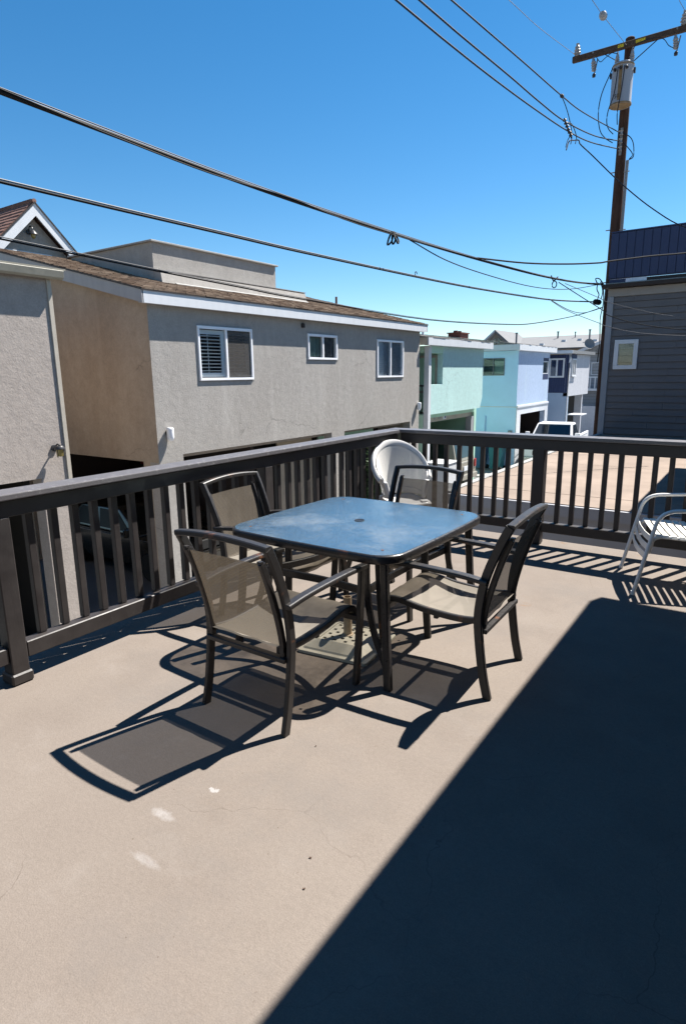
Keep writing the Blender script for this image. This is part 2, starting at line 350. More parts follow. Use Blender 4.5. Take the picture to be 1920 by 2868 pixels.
# ------------------------------------------------------------------ geometry helpers
OFF = {}
def root_of(o):
    while o.parent: o = o.parent
    return o
class G:
    """collects shapes; build() links them as ONE mesh object"""
    def __init__(s): s.v = []; s.f = []; s.uv = None
    def add(s, vs, fs):
        k = len(s.v); s.v += [Vector(p) for p in vs]; s.f += [tuple(i+k for i in q) for q in fs]; return s
    def box(s, x0, x1, y0, y1, z0, z1):
        if x0 > x1: x0, x1 = x1, x0
        if y0 > y1: y0, y1 = y1, y0
        if z0 > z1: z0, z1 = z1, z0
        return s.add([(x0, y0, z0), (x1, y0, z0), (x1, y1, z0), (x0, y1, z0), (x0, y0, z1), (x1, y0, z1), (x1, y1, z1), (x0, y1, z1)],
                     [(0, 3, 2, 1), (4, 5, 6, 7), (0, 1, 5, 4), (1, 2, 6, 5), (2, 3, 7, 6), (3, 0, 4, 7)])
    def obox(s, c, size, rot=(0, 0, 0)):
        m = Euler(rot).to_matrix(); c = Vector(c); k = len(s.v)
        s.box(-size[0]/2, size[0]/2, -size[1]/2, size[1]/2, -size[2]/2, size[2]/2)
        for i in range(k, len(s.v)): s.v[i] = m @ s.v[i] + c
        return s
    def prism(s, poly, axis, a, b):
        """poly = 2D points in the other two axes (order xyz without axis)"""
        n = len(poly)
        def P(p, t):
            q = [p[0], p[1]]; q.insert(axis, t); return tuple(q)
        vs = [P(p, a) for p in poly] + [P(p, b) for p in poly]
        fs = [tuple(range(n)), tuple(range(2*n-1, n-1, -1))] + [(i, i+n, (i+1) % n+n, (i+1) % n) for i in range(n)]
        return s.add(vs, fs)
    def sweep(s, path, prof, up=(0, 0, 1), closed=False, cap=True, scale=None):
        path = [Vector(p) for p in path]; n = len(path); m = len(prof); k = len(s.v)
        up = Vector(up)
        for i, p in enumerate(path):
            if closed: tan = (path[(i+1) % n]-path[i-1])
            else: tan = path[min(i+1, n-1)]-path[max(i-1, 0)]
            tan.normalize()
            sx = tan.cross(up)
            if sx.length < 1e-4: sx = tan.cross(Vector((1, 0, 0)))
            sx.normalize(); sy = sx.cross(tan).normalized()
            q = scale[i] if scale else 1
            for a, b in prof: s.v.append(p + sx*a*q + sy*b*q)
        for i in range(n if closed else n-1):
            for j in range(m):
                a, b = k+i*m+j, k+i*m+(j+1) % m
                c, d = k+((i+1) % n)*m+(j+1) % m, k+((i+1) % n)*m+j
                s.f.append((a, b, c, d))
        if cap and not closed:
            s.f.append(tuple(k+j for j in range(m-1, -1, -1))); s.f.append(tuple(k+(n-1)*m+j for j in range(m)))
        return s
    def tube(s, path, r, n=8, **kw):
        return s.sweep(path, [(r*math.cos(2*math.pi*i/n), r*math.sin(2*math.pi*i/n)) for i in range(n)], **kw)
    def bar(s, path, w, h, **kw):
        c = min(w, h)*.18; a, b = w/2, h/2
        return s.sweep(path, [(-a+c, -b), (a-c, -b), (a, -b+c), (a, b-c), (a-c, b), (-a+c, b), (-a, b-c), (-a, -b+c)], **kw)
    def lathe(s, prof, c=(0, 0, 0), n=20, axis=(0, 0, 1)):
        k = len(s.v); q = Vector((0, 0, 1)).rotation_difference(Vector(axis)); c = Vector(c); m = len(prof)
        for r, z in prof:
            for i in range(n):
                a = 2*math.pi*i/n; s.v.append(q @ Vector((r*math.cos(a), r*math.sin(a), z)) + c)
        for j in range(m-1):
            for i in range(n):
                s.f.append((k+j*n+i, k+j*n+(i+1) % n, k+(j+1)*n+(i+1) % n, k+(j+1)*n+i))
        if prof[0][0] > 1e-6: s.f.append(tuple(k+i for i in range(n-1, -1, -1)))
        if prof[-1][0] > 1e-6: s.f.append(tuple(k+(m-1)*n+i for i in range(n)))
        return s
    def loft(s, secs, cap=True):
        k = len(s.v); m = len(secs[0])
        for q in secs: s.v += [Vector(p) for p in q]
        for i in range(len(secs)-1):
            for j in range(m):
                s.f.append((k+i*m+j, k+i*m+(j+1) % m, k+(i+1)*m+(j+1) % m, k+(i+1)*m+j))
        if cap:
            s.f.append(tuple(k+j for j in range(m-1, -1, -1))); s.f.append(tuple(k+(len(secs)-1)*m+j for j in range(m)))
        return s
    def sheet(s, grid):
        k = len(s.v); n = len(grid); m = len(grid[0])
        for row in grid: s.v += [Vector(p) for p in row]
        for i in range(n-1):
            for j in range(m-1): s.f.append((k+i*m+j, k+i*m+j+1, k+(i+1)*m+j+1, k+(i+1)*m+j))
        return s
    def holed(s, axis, t0, t1, ua, ub, va, vb, holes):
        """a slab normal to `axis` between t0 (front) and t1 (back) with rectangular holes (u0,u1,v0,v1)"""
        us = sorted({ua, ub, *[h[0] for h in holes], *[h[1] for h in holes]}); us = [u for u in us if ua <= u <= ub]
        vs = sorted({va, vb, *[h[2] for h in holes], *[h[3] for h in holes]}); vs = [v for v in vs if va <= v <= vb]
        def solid(i, j):
            if i < 0 or j < 0 or i >= len(us)-1 or j >= len(vs)-1: return False
            a, b = (us[i]+us[i+1])/2, (vs[j]+vs[j+1])/2
            return not any(h[0] < a < h[1] and h[2] < b < h[3] for h in holes)
        def P(t, u, v):
            q = [u, v]; q.insert(axis, t); return tuple(q)
        def quad(*p): s.add(p, [(0, 1, 2, 3)])
        for i in range(len(us)-1):
            for j in range(len(vs)-1):
                if not solid(i, j): continue
                a, b, c, d = us[i], us[i+1], vs[j], vs[j+1]
                quad(P(t0, a, c), P(t0, b, c), P(t0, b, d), P(t0, a, d)); quad(P(t1, a, c), P(t1, a, d), P(t1, b, d), P(t1, b, c))
                if not solid(i-1, j): quad(P(t0, a, c), P(t0, a, d), P(t1, a, d), P(t1, a, c))
                if not solid(i+1, j): quad(P(t0, b, c), P(t1, b, c), P(t1, b, d), P(t0, b, d))
                if not solid(i, j-1): quad(P(t0, a, c), P(t1, a, c), P(t1, b, c), P(t0, b, c))
                if not solid(i, j+1): quad(P(t0, a, d), P(t0, b, d), P(t1, b, d), P(t1, a, d))
        return s
    def build(s, name, mat, parent=None, smooth=False, bevel=0., seg=1, label=None, raw=False):
        me = bpy.data.meshes.new(name)
        off = OFF.get(root_of(parent).name, Vector()) if parent and not raw else Vector()
        me.from_pydata([tuple(p-off) for p in s.v], [], s.f)
        bm = bmesh.new(); bm.from_mesh(me); bmesh.ops.remove_doubles(bm, verts=bm.verts, dist=1e-5)
        bmesh.ops.recalc_face_normals(bm, faces=bm.faces); bm.to_mesh(me); bm.free()
        for m_ in (mat if isinstance(mat, (list, tuple)) else [mat]): me.materials.append(MATS[m_])
        if smooth:
            me.polygons.foreach_set('use_smooth', [True]*len(me.polygons))
            try: me.set_sharp_from_angle(angle=R(smooth if smooth is not True else 40))
            except Exception: pass
        o = bpy.data.objects.new(name, me); COL.objects.link(o)
        if parent: o.parent = parent
        if bevel:
            b = o.modifiers.new('bevel', 'BEVEL'); b.width = bevel; b.segments = seg; b.limit_method = 'ANGLE'; b.angle_limit = R(35)
        if label: o['label'] = label
        return o

def tag(o, label, cat, group=None, kind=None):
    if label: o['label'] = label
    if cat: o['category'] = cat
    if group: o['group'] = group
    if kind: o['kind'] = kind
    return o
def thing(name, label, cat, loc=(0, 0, 0), rotz=0, group=None, local=False):
    o = bpy.data.objects.new(name, None); COL.objects.link(o); o.empty_display_size = .2
    o.location = loc; o.rotation_euler = (0, 0, rotz)
    OFF[o.name] = Vector((0, 0, 0)) if local else Vector(loc)
    return tag(o, label, cat, group)
def structure(o): o['kind'] = 'structure'; return o
def dup(root, loc, rotz, label):
    r = root.copy(); COL.objects.link(r); r.location = loc; r.rotation_euler = (0, 0, rotz); r['label'] = label
    for ch in list(root.children):
        c = ch.copy(); COL.objects.link(c); c.parent = r
        for g in list(ch.children):
            d = g.copy(); COL.objects.link(d); d.parent = c
    return r
def smooth_path(pts, n=6):
    """Catmull-Rom through points"""
    P = [Vector(p) for p in pts]; P = [P[0]*2-P[1]] + P + [P[-1]*2-P[-2]]; out = []
    for i in range(1, len(P)-2):
        a, b, c, d = P[i-1:i+3]
        for k in range(n):
            t = k/n; out.append(.5*((2*b)+(c-a)*t+(2*a-5*b+4*c-d)*t*t+(3*b-a-3*c+d)*t**3))
    out.append(P[-2]); return out
def rounded(pts, r, n=5):
    """polyline with rounded corners"""
    P = [Vector(p) for p in pts]; out = [P[0]]
    for i in range(1, len(P)-1):
        a = (P[i-1]-P[i]); b = (P[i+1]-P[i]); ra = min(r, a.length*.45, b.length*.45)
        A = P[i]+a.normalized()*ra; B = P[i]+b.normalized()*ra
        for k in range(n+1):
            t = k/n; out.append((1-t)**2*A+2*t*(1-t)*P[i]+t*t*B)
    out.append(P[-1]); return out

# window in a wall; axis 0 = wall facing +x at x=t, axis 1 = wall facing -y at y=t
def window(house, axis, t, u0, u1, z0, z1, mats, fw=.05, out=.03, mull=(.5,), inner=None, depth=.10, frame_mat='vinyl_white', glass='window_glass', sill=False):
    sg = -1 if axis == 0 else 1                     # direction into the house
    T = lambda d: t + sg*d
    def B(g, d0, d1, a, b, c, d):
        return g.box(*sorted((T(d0), T(d1))), a, b, c, d) if axis == 0 else g.box(a, b, *sorted((T(d0), T(d1))), c, d)
    g = G()
    B(g, -out, depth*.6, u0, u1, z0, z0+fw); B(g, -out, depth*.6, u0, u1, z1-fw, z1)
    B(g, -out, depth*.6, u0, u0+fw, z0+fw, z1-fw); B(g, -out, depth*.6, u1-fw, u1, z0+fw, z1-fw)
    fr = g.build('window', frame_mat, house, bevel=.006)
    if axis == 0 and house.name.startswith('house') and u1-u0 > 1: B(G(), -.004, .004, u0-.03, u1+.03, z0-.028, z0-.002).build('sealant', 'trim_taupe', fr)
    edges = [u0+fw] + [u0+(u1-u0)*m for m in mull] + [u1-fw]
    for m in mull:
        c = u0+(u1-u0)*m; B(G(), -out+.004, depth*.55, c-fw*.45, c+fw*.45, z0+fw, z1-fw).build('mullion', frame_mat, fr)
    for i in range(len(edges)-1):
        B(G(), .004+.010*i, .009+.010*i, edges[i]+.005, edges[i+1]-.005, z0+fw, z1-fw).build('pane', glass, fr)
    for i in range(len(edges)-1):
        k = (inner or ['room_shade'])[i % len(inner or [1])]
        a, b = edges[i]+.01, edges[i+1]-.01
        if k == 'shutter' or k == 'screen':
            h = .10
            g = G(); w0, w1 = a+.02, b-.10
            B(g, .034, .056, w0, w0+.03, z0+fw+.02, z1-fw-.02); B(g, .034, .056, w1, b, z0+fw+.02, z1-fw-.02)
            B(g, .034, .056, w0+.03, w1, z1-fw-h, z1-fw-.02); B(g, .034, .056, w0+.03, w1, z0+fw+.02, z0+fw+h)
            B(g, .028, .032, w0+(w1-w0)*.36, w0+(w1-w0)*.36+.014, z0+fw+h, z1-fw-h)
            g.build('shutter_frame', 'shutter_white', fr)
            n = 11; zz0, zz1 = z0+fw+h, z1-fw-h
            for q in range(n):
                zc = zz0+(zz1-zz0)*(q+.5)/n
                cc = (T(.048), (w0+.03+w1)/2, zc) if axis == 0 else ((w0+.03+w1)/2, T(.048), zc)
                sz = (.05, w1-w0-.03, .009) if axis == 0 else (w1-w0-.03, .05, .009)
                G().obox(cc, sz, (0, R(-12), 0) if axis == 0 else (R(12), 0, 0)).build('slat', 'shutter_white', fr)
            if k == 'screen': B(G(), -.006, -.003, a, b, z0+fw+.01, z1-fw-.01).build('insect_screen', 'screen_see', fr)
        elif k == 'blind':
            n = 16
            for q in range(n):
                zc = z0+fw+(z1-z0-2*fw)*(q+.5)/n; hh = (z1-z0-2*fw)/n
                cc = (T(.05), (a+b)/2, zc) if axis == 0 else ((a+b)/2, T(.05), zc)
                sz = (.006, b-a, hh*.98) if axis == 0 else (b-a, .006, hh*.98)
                G().obox(cc, sz, (0, R(-14), 0) if axis == 0 else (R(14), 0, 0)).build('blind_slat', 'blind', fr)
        elif k in MATS and k != 'room_shade':
            g = G(); n = 14; rows = []
            for z_ in (z0+fw, z1-fw):
                row = []
                for q in range(n*3+1):
                    u = a+(b-a)*q/(n*3); d = .09+.012*math.sin(q*1.9)
                    row.append((T(d), u, z_) if axis == 0 else (u, T(d), z_))
                rows.append(row)
            g.sheet(rows).build('curtain', k, fr, smooth=True)
    B(G(), .30, .31, u0-.05, u1+.05, z0-.05, z1+.05).build('room_shade_sheet', 'room_shade', fr)  # near-black sheet stands in for the unlit room behind the panes
    if sill: B(G(), -out-.03, .0-out+.0, u0-.03, u1+.03, z0-.035, z0-.002).build('sill', frame_mat, fr)
    return fr
t = NT('screen_see')
d = t.n.new('ShaderNodeBsdfDiffuse'); d.inputs[0].default_value = (.10, .095, .09, 1); x = t.n.new('ShaderNodeBsdfTransparent')
m = t.n.new('ShaderNodeMixShader'); m.inputs[0].default_value = .45; t.link(d.outputs[0], m.inputs[1]); t.link(x.outputs[0], m.inputs[2]); t.done(m.outputs[0])

def shingles(name, mat, house, x_eave, z_eave, slope, rows, expo, y0, y1, tab, skip=None, jit=.012):
    """courses of tabs on a roof that rises towards -x; too small to pick apart singly"""
    g = G(); ln = math.sqrt(1+slope*slope); k = 0
    for r in range(rows):
        u = r*expo; x = x_eave-u/ln; z = z_eave+slope*u/ln
        y = y0-(r % 2)*tab*.5
        while y < y1:
            a, b = max(y, y0), min(y+tab-.008, y1); y += tab
            if b-a < .02: continue
            if skip and skip(x, (a+b)/2): continue
            th = .014+random.random()*jit; e = random.uniform(-.012, .012)
            xe, ze = x+e/ln, z-slope*e/ln; xb, zb = x-(expo*1.15)/ln, z+slope*(expo*1.15)/ln
            g.add([(xe, a, ze), (xe, b, ze), (xe, b, ze+th), (xe, a, ze+th), (xb, a, zb), (xb, b, zb), (xb, b, zb+.006), (xb, a, zb+.006)],
                  [(0, 1, 2, 3), (3, 2, 6, 7), (0, 3, 7, 4), (1, 5, 6, 2)])
    o = g.build(name, mat, house); o['kind'] = 'stuff'; return o
# ------------------------------------------------------------------ setting: ground, alley, deck
GZ = -2.7
g = G(); g.add([(-400, -400, GZ), (400, -400, GZ), (400, 400, GZ), (-400, 400, GZ)], [(0, 1, 2, 3)])
tag(structure(g.build('ground', 'asphalt')), 'grey ground under the houses', None)
# alley paving in cast panels with recessed joints
al = bpy.data.objects.new('alley_paving', None); COL.objects.link(al); al['kind'] = 'structure'; al['label'] = 'pale concrete alley between the houses'
OFF[al.name] = Vector()
y = -12.0
i = 0
while y < 60:
    for (xa, xb) in ((-9.0, -6.3), (-6.285, -3.9)):
        if y > 48 or y < 0: continue
        G().box(xa, xb, y, y+2.985, GZ-.10, GZ+.03).build('paving_panel', 'concrete', al)
    if y >= 22 and y < 26: G().box(-14, -9.015, y, y+2.985, GZ-.10, GZ+.03).build('paving_panel', 'concrete', al)
    y += 3.0
G().box(-9, -3.9, -12, 0, GZ-.10, GZ+.03).build('paving_panel', 'concrete', al)
G().box(-20, -3.9, 48, 70, GZ-.10, GZ+.03).build('paving_panel', 'concrete', al)

DX, DY = -3.46, 5.74
dk = structure(G().box(DX, 9.5, -9, DY, -.28, 0).build('deck_floor', 'deck_coating'))
dk['label'] = 'sandy tan coated roof deck floor with white scuffs and hairline cracks'

# own house beside the deck (its eave shades the right of the deck)
h = thing('house', 'own house beside the deck whose eave shades the floor on the right', 'house', (5, 0, 0))
G().holed(0, .75, .95, -9, 6.0, 0.002, 2.72, [(-2.2, -.2, .05, 2.1), (1.6, 3.4, .05, 2.1)]).build('wall', 'siding_grey', h)
G().box(.95, 9.3, 5.8, 6.0, .002, 2.72).build('wall', 'siding_grey', h)
G().box(.95, 9.3, -9, -8.8, .002, 2.72).build('wall', 'siding_grey', h)
G().box(9.1, 9.3, -8.8, 5.8, .002, 2.72).build('wall', 'siding_grey', h)
G().box(-.097, 9.6, -9.4, 6.12, 2.72, 2.92).build('roof', 'trim_white', h)
G().box(DX+.10, 9.3, -8.6, DY-.15, GZ, -.285).build('lower_storey', 'stucco_cream', h)
for a, b in ((-2.2, -.2), (1.6, 3.4)): G().box(.80, .84, a, b, .05, 2.1).build('sliding_door', 'car_glass', h)

# ------------------------------------------------------------------ deck railings
BX0, BX1 = -3.115, -3.070       # inner faces: posts -3.07, balusters 5 cm further out
PITCH_B = .1265
_bal = []
def baluster(parent):
    if not _bal:
        _bal.append(G().box(-.020, .020, -.020, .020, .216, .905).build('baluster', 'rail_paint', parent, bevel=.003, raw=True)); return _bal[0]
    o = _bal[0].copy(); COL.objects.link(o); o.parent = parent; return o
rl = thing('deck_railing', 'dark brown painted wooden deck railing along the alley, on the left', 'railing', (-3.1, 2, 0))
posts_y = [-.60, 1.42, 3.43]
for y in posts_y:
    p = G().box(-3.16, -3.07, y, y+.09, .006, .893).build('post', 'rail_paint', rl, bevel=.005)
    G().box(-3.172, -3.058, y-.012, y+.102, 0.001, .062).build('post_shoe', 'rail_paint', p, bevel=.008)
G().box(-3.16, -3.07, 5.425, 5.515, .006, .893).build('post', 'rail_paint', rl, bevel=.005)
ends = [-.6] + [y for y in posts_y[1:]] + [5.425]
for a, b in zip(ends[:-1], ends[1:]):
    G().box(-3.15, -3.078, a+.094, b-.004, .125, .213).build('bottom_rail', 'rail_paint', rl, bevel=.005)
    n = int(round((b-a-.09)/PITCH_B)); st = (b-a-.09)/n
    for k in range(1, n):
        yc = a+.09+k*st+random.uniform(-.004, .004)
        o = baluster(rl); o.location = (-3.138+3.1, yc-2, 0); o.rotation_euler = (random.uniform(-.006, .006), random.uniform(-.004, .004), random.uniform(-.05, .05))
G().box(-3.114, -3.072, -2, 5.468, .890, .975).build('top_beam', 'rail_paint', rl, bevel=.004)
G().box(-3.21, -3.045, -2, 1.30, .978, 1.012).build('cap_rail', 'rail_cap_worn_sheen', rl, bevel=.006, seg=2)
G().box(-3.21, -3.045, 1.304, 5.455, .978, 1.012).build('cap_rail', 'rail_cap_worn_sheen', rl, bevel=.006, seg=2)

rb = thing('deck_railing', 'dark brown painted wooden deck railing at the far end of the deck', 'railing', (-1, 5.5, 0))
posts_x = [-1.70, .32]
for x in posts_x:
    p = G().box(x, x+.105, 5.505, 5.61, .006, .893).build('post', 'rail_paint', rb, bevel=.005)
ends = [-3.07-.105, -1.70, .32]
for a, b in zip(ends[:-1], ends[1:]):
    G().box(a+.11, b-.004, 5.515, 5.587, .125, .213).build('bottom_rail', 'rail_paint', rb, bevel=.005)
    n = int(round((b-a-.1)/.1305)); st = (b-a-.1)/n
    for k in range(1, n):
        xc = a+.1+k*st+random.uniform(-.004, .004)
        o = baluster(rb); o.location = (xc+1, 5.575-5.5, 0); o.rotation_euler = (random.uniform(-.004, .004), random.uniform(-.006, .006), random.uniform(-.05, .05))
G().box(-3.066, .8, 5.508, 5.550, .878, .975).build('top_beam', 'rail_paint', rb, bevel=.004)
G().box(-3.21, .8, 5.480, 5.645, .978, 1.012).build('cap_rail', 'rail_cap_worn_sheen', rb, bevel=.006, seg=2)
# ------------------------------------------------------------------ patio table
TX, TY, TZ = -1.937, 2.985, .712
def outline(hx, hy, r, bow, n=10, m=10):
    pts = []
    for cx, cy, a0 in ((1, 1, 0), (-1, 1, 90), (-1, -1, 180), (1, -1, 270)):
        for k in range(n+1):
            a = R(a0+90*k/n); x = cx*(hx-r)+r*math.cos(a); y = cy*(hy-r)+r*math.sin(a); pts.append([x, y])
        # bowed edge to the next corner
        x0, y0 = pts[-1]
        nx = {0: (-(hx-r), hy), 90: (-hx, -(hy-r)), 180: (hx-r, -hy), 270: (hx, hy-r)}[a0]
        for k in range(1, m):
            t_ = k/m; pts.append([x0+(nx[0]-x0)*t_, y0+(nx[1]-y0)*t_])
    out = []
    for x, y in pts:
        fx = 1+bow/hx*(1-min(1, abs(y)/hy)**2); fy = 1+bow/hy*(1-min(1, abs(x)/hx)**2)
        out.append((x*fx, y*fy))
    return out
tb = thing('patio_table', 'square patio table with pebbled glass top and dark metal frame', 'table', (TX, TY, 0), R(-1.0), local=True)
HX, HY = .560, .565
o1 = outline(HX, HY, .125, .016)
g = G(); k = len(o1); cuts = []
for s_, z in ((.985, .7115), (1.0, .709), (1.006, .702), (1.006, .672), (.992, .664), (.955, .668), (.955, .700)):
    cuts.append([(x*s_, y*s_, z) for x, y in o1])
g.loft([c_ for c_ in cuts], cap=False).build('rim', 'table_frame', tb, smooth=50)
# glass with the parasol hole in the middle
inn = [(x*.984, y*.984) for x, y in o1]; n = len(inn)
def ringpt(i, rr):
    a = math.atan2(inn[i][1], inn[i][0]); return (rr*math.cos(a), rr*math.sin(a))
g = G()
levels = []
for z in (.7125, .7065):
    rings = []
    for f_ in (0, .33, .66, 1):
        rings.append([((1-f_)*ringpt(i, .024)[0]+f_*inn[i][0], (1-f_)*ringpt(i, .024)[1]+f_*inn[i][1], z) for i in range(n)])
    levels.append(rings)
for rings in levels:
    g.loft(rings, cap=False)
g.loft([levels[0][0], levels[1][0]], cap=False); g.loft([levels[0][3], levels[1][3]], cap=False)
g.build('glass_top', 'table_glass', tb)
g = G(); g.lathe([(.022, .690), (.022, .714), (.030, .7155), (.030, .713)], n=24); g.build('parasol_ring', 'table_frame', tb, smooth=True)
for sx in (-1, 1):
    for sy in (-1, 1):
        cx, cy = sx*.480, sy*.495
        leg = G().bar([(cx, cy, .668), (cx+sx*.016, cy+sy*.012, .35), (cx+sx*.045, cy+sy*.035, 0.002)], .042, .036, up=(0, 1, 0)).build('leg', 'table_frame', tb, smooth=30)
        p = smooth_path([(cx-sx*.125, cy-sy*.03, .668), (cx-sx*.125, cy-sy*.03, .52), (cx-sx*.105, cy-sy*.03, .36), (cx-sx*.055, cy-sy*.015, .22), (cx+sx*.0, cy-sy*.004, .12), (cx+sx*.02, cy-sy*.002, .05)], 5)
        G().bar(p, .036, .022, up=(0, 1, 0)).build('brace', 'table_frame', leg, smooth=30)
        G().lathe([(.008, 0), (.008, .0012), (.001, .0016)], (cx-sx*.03, cy-sy*.03, .7125), 10).build('glass_pad', 'rust', leg)
for sy in (-1, 1):
    p = smooth_path([(-.345, sy*.46, .47), (-.18, sy*.40, .452), (0, sy*.375, .446), (.18, sy*.40, .452), (.345, sy*.46, .47)], 5)
    G().bar(p, .022, .042).build('stretcher', 'table_frame', tb, smooth=30)
for sx in (-1, 1):
    p = smooth_path([(sx*.345, -.46, .47), (sx*.30, -.2, .452), (sx*.285, 0, .446), (sx*.30, .2, .452), (sx*.345, .46, .47)], 5)
    G().bar(p, .022, .042).build('stretcher', 'table_frame', tb, smooth=30)

# ------------------------------------------------------------------ sling chairs (local: +y is the way the chair faces, y=0 where back meets seat)
def make_chair():
    t = thing('sling_chair', '', 'chair', (0, 0, 0), 0, 'sling chairs round the patio table', local=True)
    for s in (-1, 1):
        p = smooth_path([(s*.252, -.058, .002), (s*.252, -.028, .14), (s*.252, -.002, .34), (s*.253, .0, .46), (s*.256, -.028, .62), (s*.262, -.088, .78), (s*.265, -.138, .885)], 5)
        G().bar(p, .026, .042, up=(0, 1, 0)).build('rear_leg', 'chair_frame', t, smooth=30)
        p = smooth_path([(s*.258, .500, .002), (s*.262, .518, .2), (s*.268, .532, .42), (s*.272, .540, .618)], 4)
        G().bar(p, .026, .042, up=(0, 1, 0)).build('front_leg', 'chair_frame', t, smooth=30)
        p = smooth_path([(s*.272, -.045, .606), (s*.276, .1, .624), (s*.276, .37, .634), (s*.272, .566, .628)], 4)
        G().bar(p, .046, .024).build('armrest', 'chair_frame', t, bevel=.003)
        # rails that carry the sling, just inside the posts
        p = smooth_path([(s*.222, -.132, .815), (s*.222, -.090, .70), (s*.222, -.045, .55), (s*.222, -.018, .42), (s*.222, -.014, .33)], 5)
        G().bar(p, .024, .030, up=(0, 1, 0)).build('back_rail', 'chair_frame', t, smooth=30)
        p = smooth_path([(s*.222, -.03, .392), (s*.222, .12, .378), (s*.222, .30, .388), (s*.222, .45, .412), (s*.222, .525, .402), (s*.222, .55, .372)], 5)
        G().bar(p, .024, .032).build('seat_rail', 'chair_frame', t, smooth=30)
        G().obox((s*.222, -.138, .822), (.020, .020, .010)).build('end_cap', 'chair_frame', t)
    p = [(-.272+.544*k/12, -.140-.010*(1-(2*k/12-1)**2), .884+.019*(1-(2*k/12-1)**2)) for k in range(13)]
    G().bar(p, .040, .026, up=(0, 0, 1)).build('top_rail', 'chair_frame', t, smooth=30)
    G().obox((0, -.022, .345), (.49, .034, .024)).build('rear_stretcher', 'chair_frame', t, bevel=.003)
    G().obox((0, .515, .362), (.52, .022, .030)).build('front_stretcher', 'chair_frame', t, bevel=.003)
    G().obox((0, .24, .356), (.44, .025, .018)).build('seat_bar', 'chair_frame', t, bevel=.003)
    rows = []
    bp = smooth_path([(0, -.130, .808), (0, -.090, .70), (0, -.045, .55), (0, -.016, .42), (0, .0, .395)], 5)
    for q in bp:
        row = []
        for j in range(13):
            u = -1+2*j/12; f_ = (1-u*u)*math.sin(math.pi*min(1, max(0, (q.z-.38)/.45)))
            row.append((u*.222, q.y-.022*f_, q.z+(.004*(1-u*u) if q is bp[0] else 0)))
        rows.append(row)
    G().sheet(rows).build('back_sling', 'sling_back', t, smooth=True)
    rows = []
    sp = smooth_path([(0, -.028, .400), (0, .12, .392), (0, .30, .402), (0, .45, .427), (0, .525, .418), (0, .565, .386), (0, .557, .352)], 5)
    for q in sp:
        row = []
        for j in range(13):
            u = -1+2*j/12; f_ = (1-u*u)*math.sin(math.pi*min(1, max(0, (q.y+.03)/.53)))
            row.append((u*.226, q.y, q.z-.028*f_+.003*math.sin(9*u+q.y*30)*(1-u*u)))
        rows.append(row)
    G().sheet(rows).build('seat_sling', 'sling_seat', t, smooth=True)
    return t
c0 = make_chair()
c0.location = (-1.855, 1.912, 0); c0.rotation_euler = (0, 0, R(-.5)); c0['label'] = 'brown mesh sling chair nearest the camera, its back turned to the viewer'
dup(c0, (-1.035, 2.885, 0), R(91.5), 'brown mesh sling chair on the right side of the glass table, seen from the side')
dup(c0, (-1.975, 3.81, 0), R(176), 'brown mesh sling chair on the far side of the table, before the white tub chair')
dup(c0, (-2.82, 2.955, 0), R(-87), 'brown mesh sling chair on the left side of the table, beside the alley railing')

# ------------------------------------------------------------------ parasol base
ub = thing('parasol_base', 'square cream plastic parasol base with lattice top and short tube, under the table', 'parasol base', (-1.895, 2.785, 0), R(7), local=True)
S = .220
def sq(a, z, r=.012):
    return [(x, y, z) for x, y in ((-a+r, -a), (a-r, -a), (a, -a+r), (a, a-r), (a-r, a), (-a+r, a), (-a, a-r), (-a, -a+r))]
G().loft([sq(S, .002), sq(S, .018), sq(S-.022, .022), sq(S-.030, .032), sq(S-.085, .070), sq(S-.092, .070), sq(S-.092, .012)], cap=False).build('rim', 'base_resin', ub, bevel=.002)
a = S-.094; cell = 2*a/15; holes = []
for i in range(7):
    for j in range(7):
        if (i+j) % 2 == 0 and not (2 < i < 4 and 2 < j < 4):
            u = -a+cell*(1+2*i); v = -a+cell*(1+2*j); holes.append((u-cell*.12, u+cell*1.15, v-cell*.12, v+cell*1.15))
G().holed(2, .064, .056, -a, a, -a, a, holes).build('lattice', 'base_resin', ub)
G().box(-a, a, -a, a, .004, .010).build('hollow_shade_sheet', 'hollow_shade', ub)  # near-black sheet painted as the shade inside the base
G().lathe([(.034, .06), (.034, .068), (.025, .072), (.025, .30), (.021, .30), (.021, .10)], n=20).build('tube', 'base_stain', ub, smooth=True)

# ------------------------------------------------------------------ white strap chair (local: +y faces forward, feet of front legs at y=0)
wc = thing('strap_chair', 'white metal chair with vinyl strap seat at the right, against the far railing', 'chair', (-.735, 4.875, 0), R(107.5), local=True)
for s in (-1, 1):
    p = rounded([(s*.318, 0, .012), (s*.305, -.125, .615), (s*.300, -.56, .640), (s*.270, -.66, .63)], .11, 7)
    fl = G().tube(p, .0135, 10).build('side_frame', 'white_powder', wc, smooth=True)
    G().lathe([(.016, .002), (.017, .02), (.015, .03)], (s*.318, 0, 0), 12).build('foot_cap', 'white_powder', fl, smooth=True)
    p = rounded([(s*.27, -.80, .012), (s*.27, -.60, .42), (s*.262, -.68, .62), (s*.245, -.78, .92)], .08, 6)
    G().tube(p, .0135, 10).build('rear_leg', 'white_powder', wc, smooth=True)
    p = rounded([(s*.262, -.085, .30), (s*.262, -.105, .405), (s*.262, -.15, .425), (s*.262, -.60, .395)], .05, 6)
    G().tube(p, .0125, 10).build('seat_rail', 'white_powder', wc, smooth=True)
G().tube(rounded([(-.245, -.78, .92), (-.2, -.79, .95), (.2, -.79, .95), (.245, -.78, .92)], .04), .0135, 10).build('back_top', 'white_powder', wc, smooth=True)
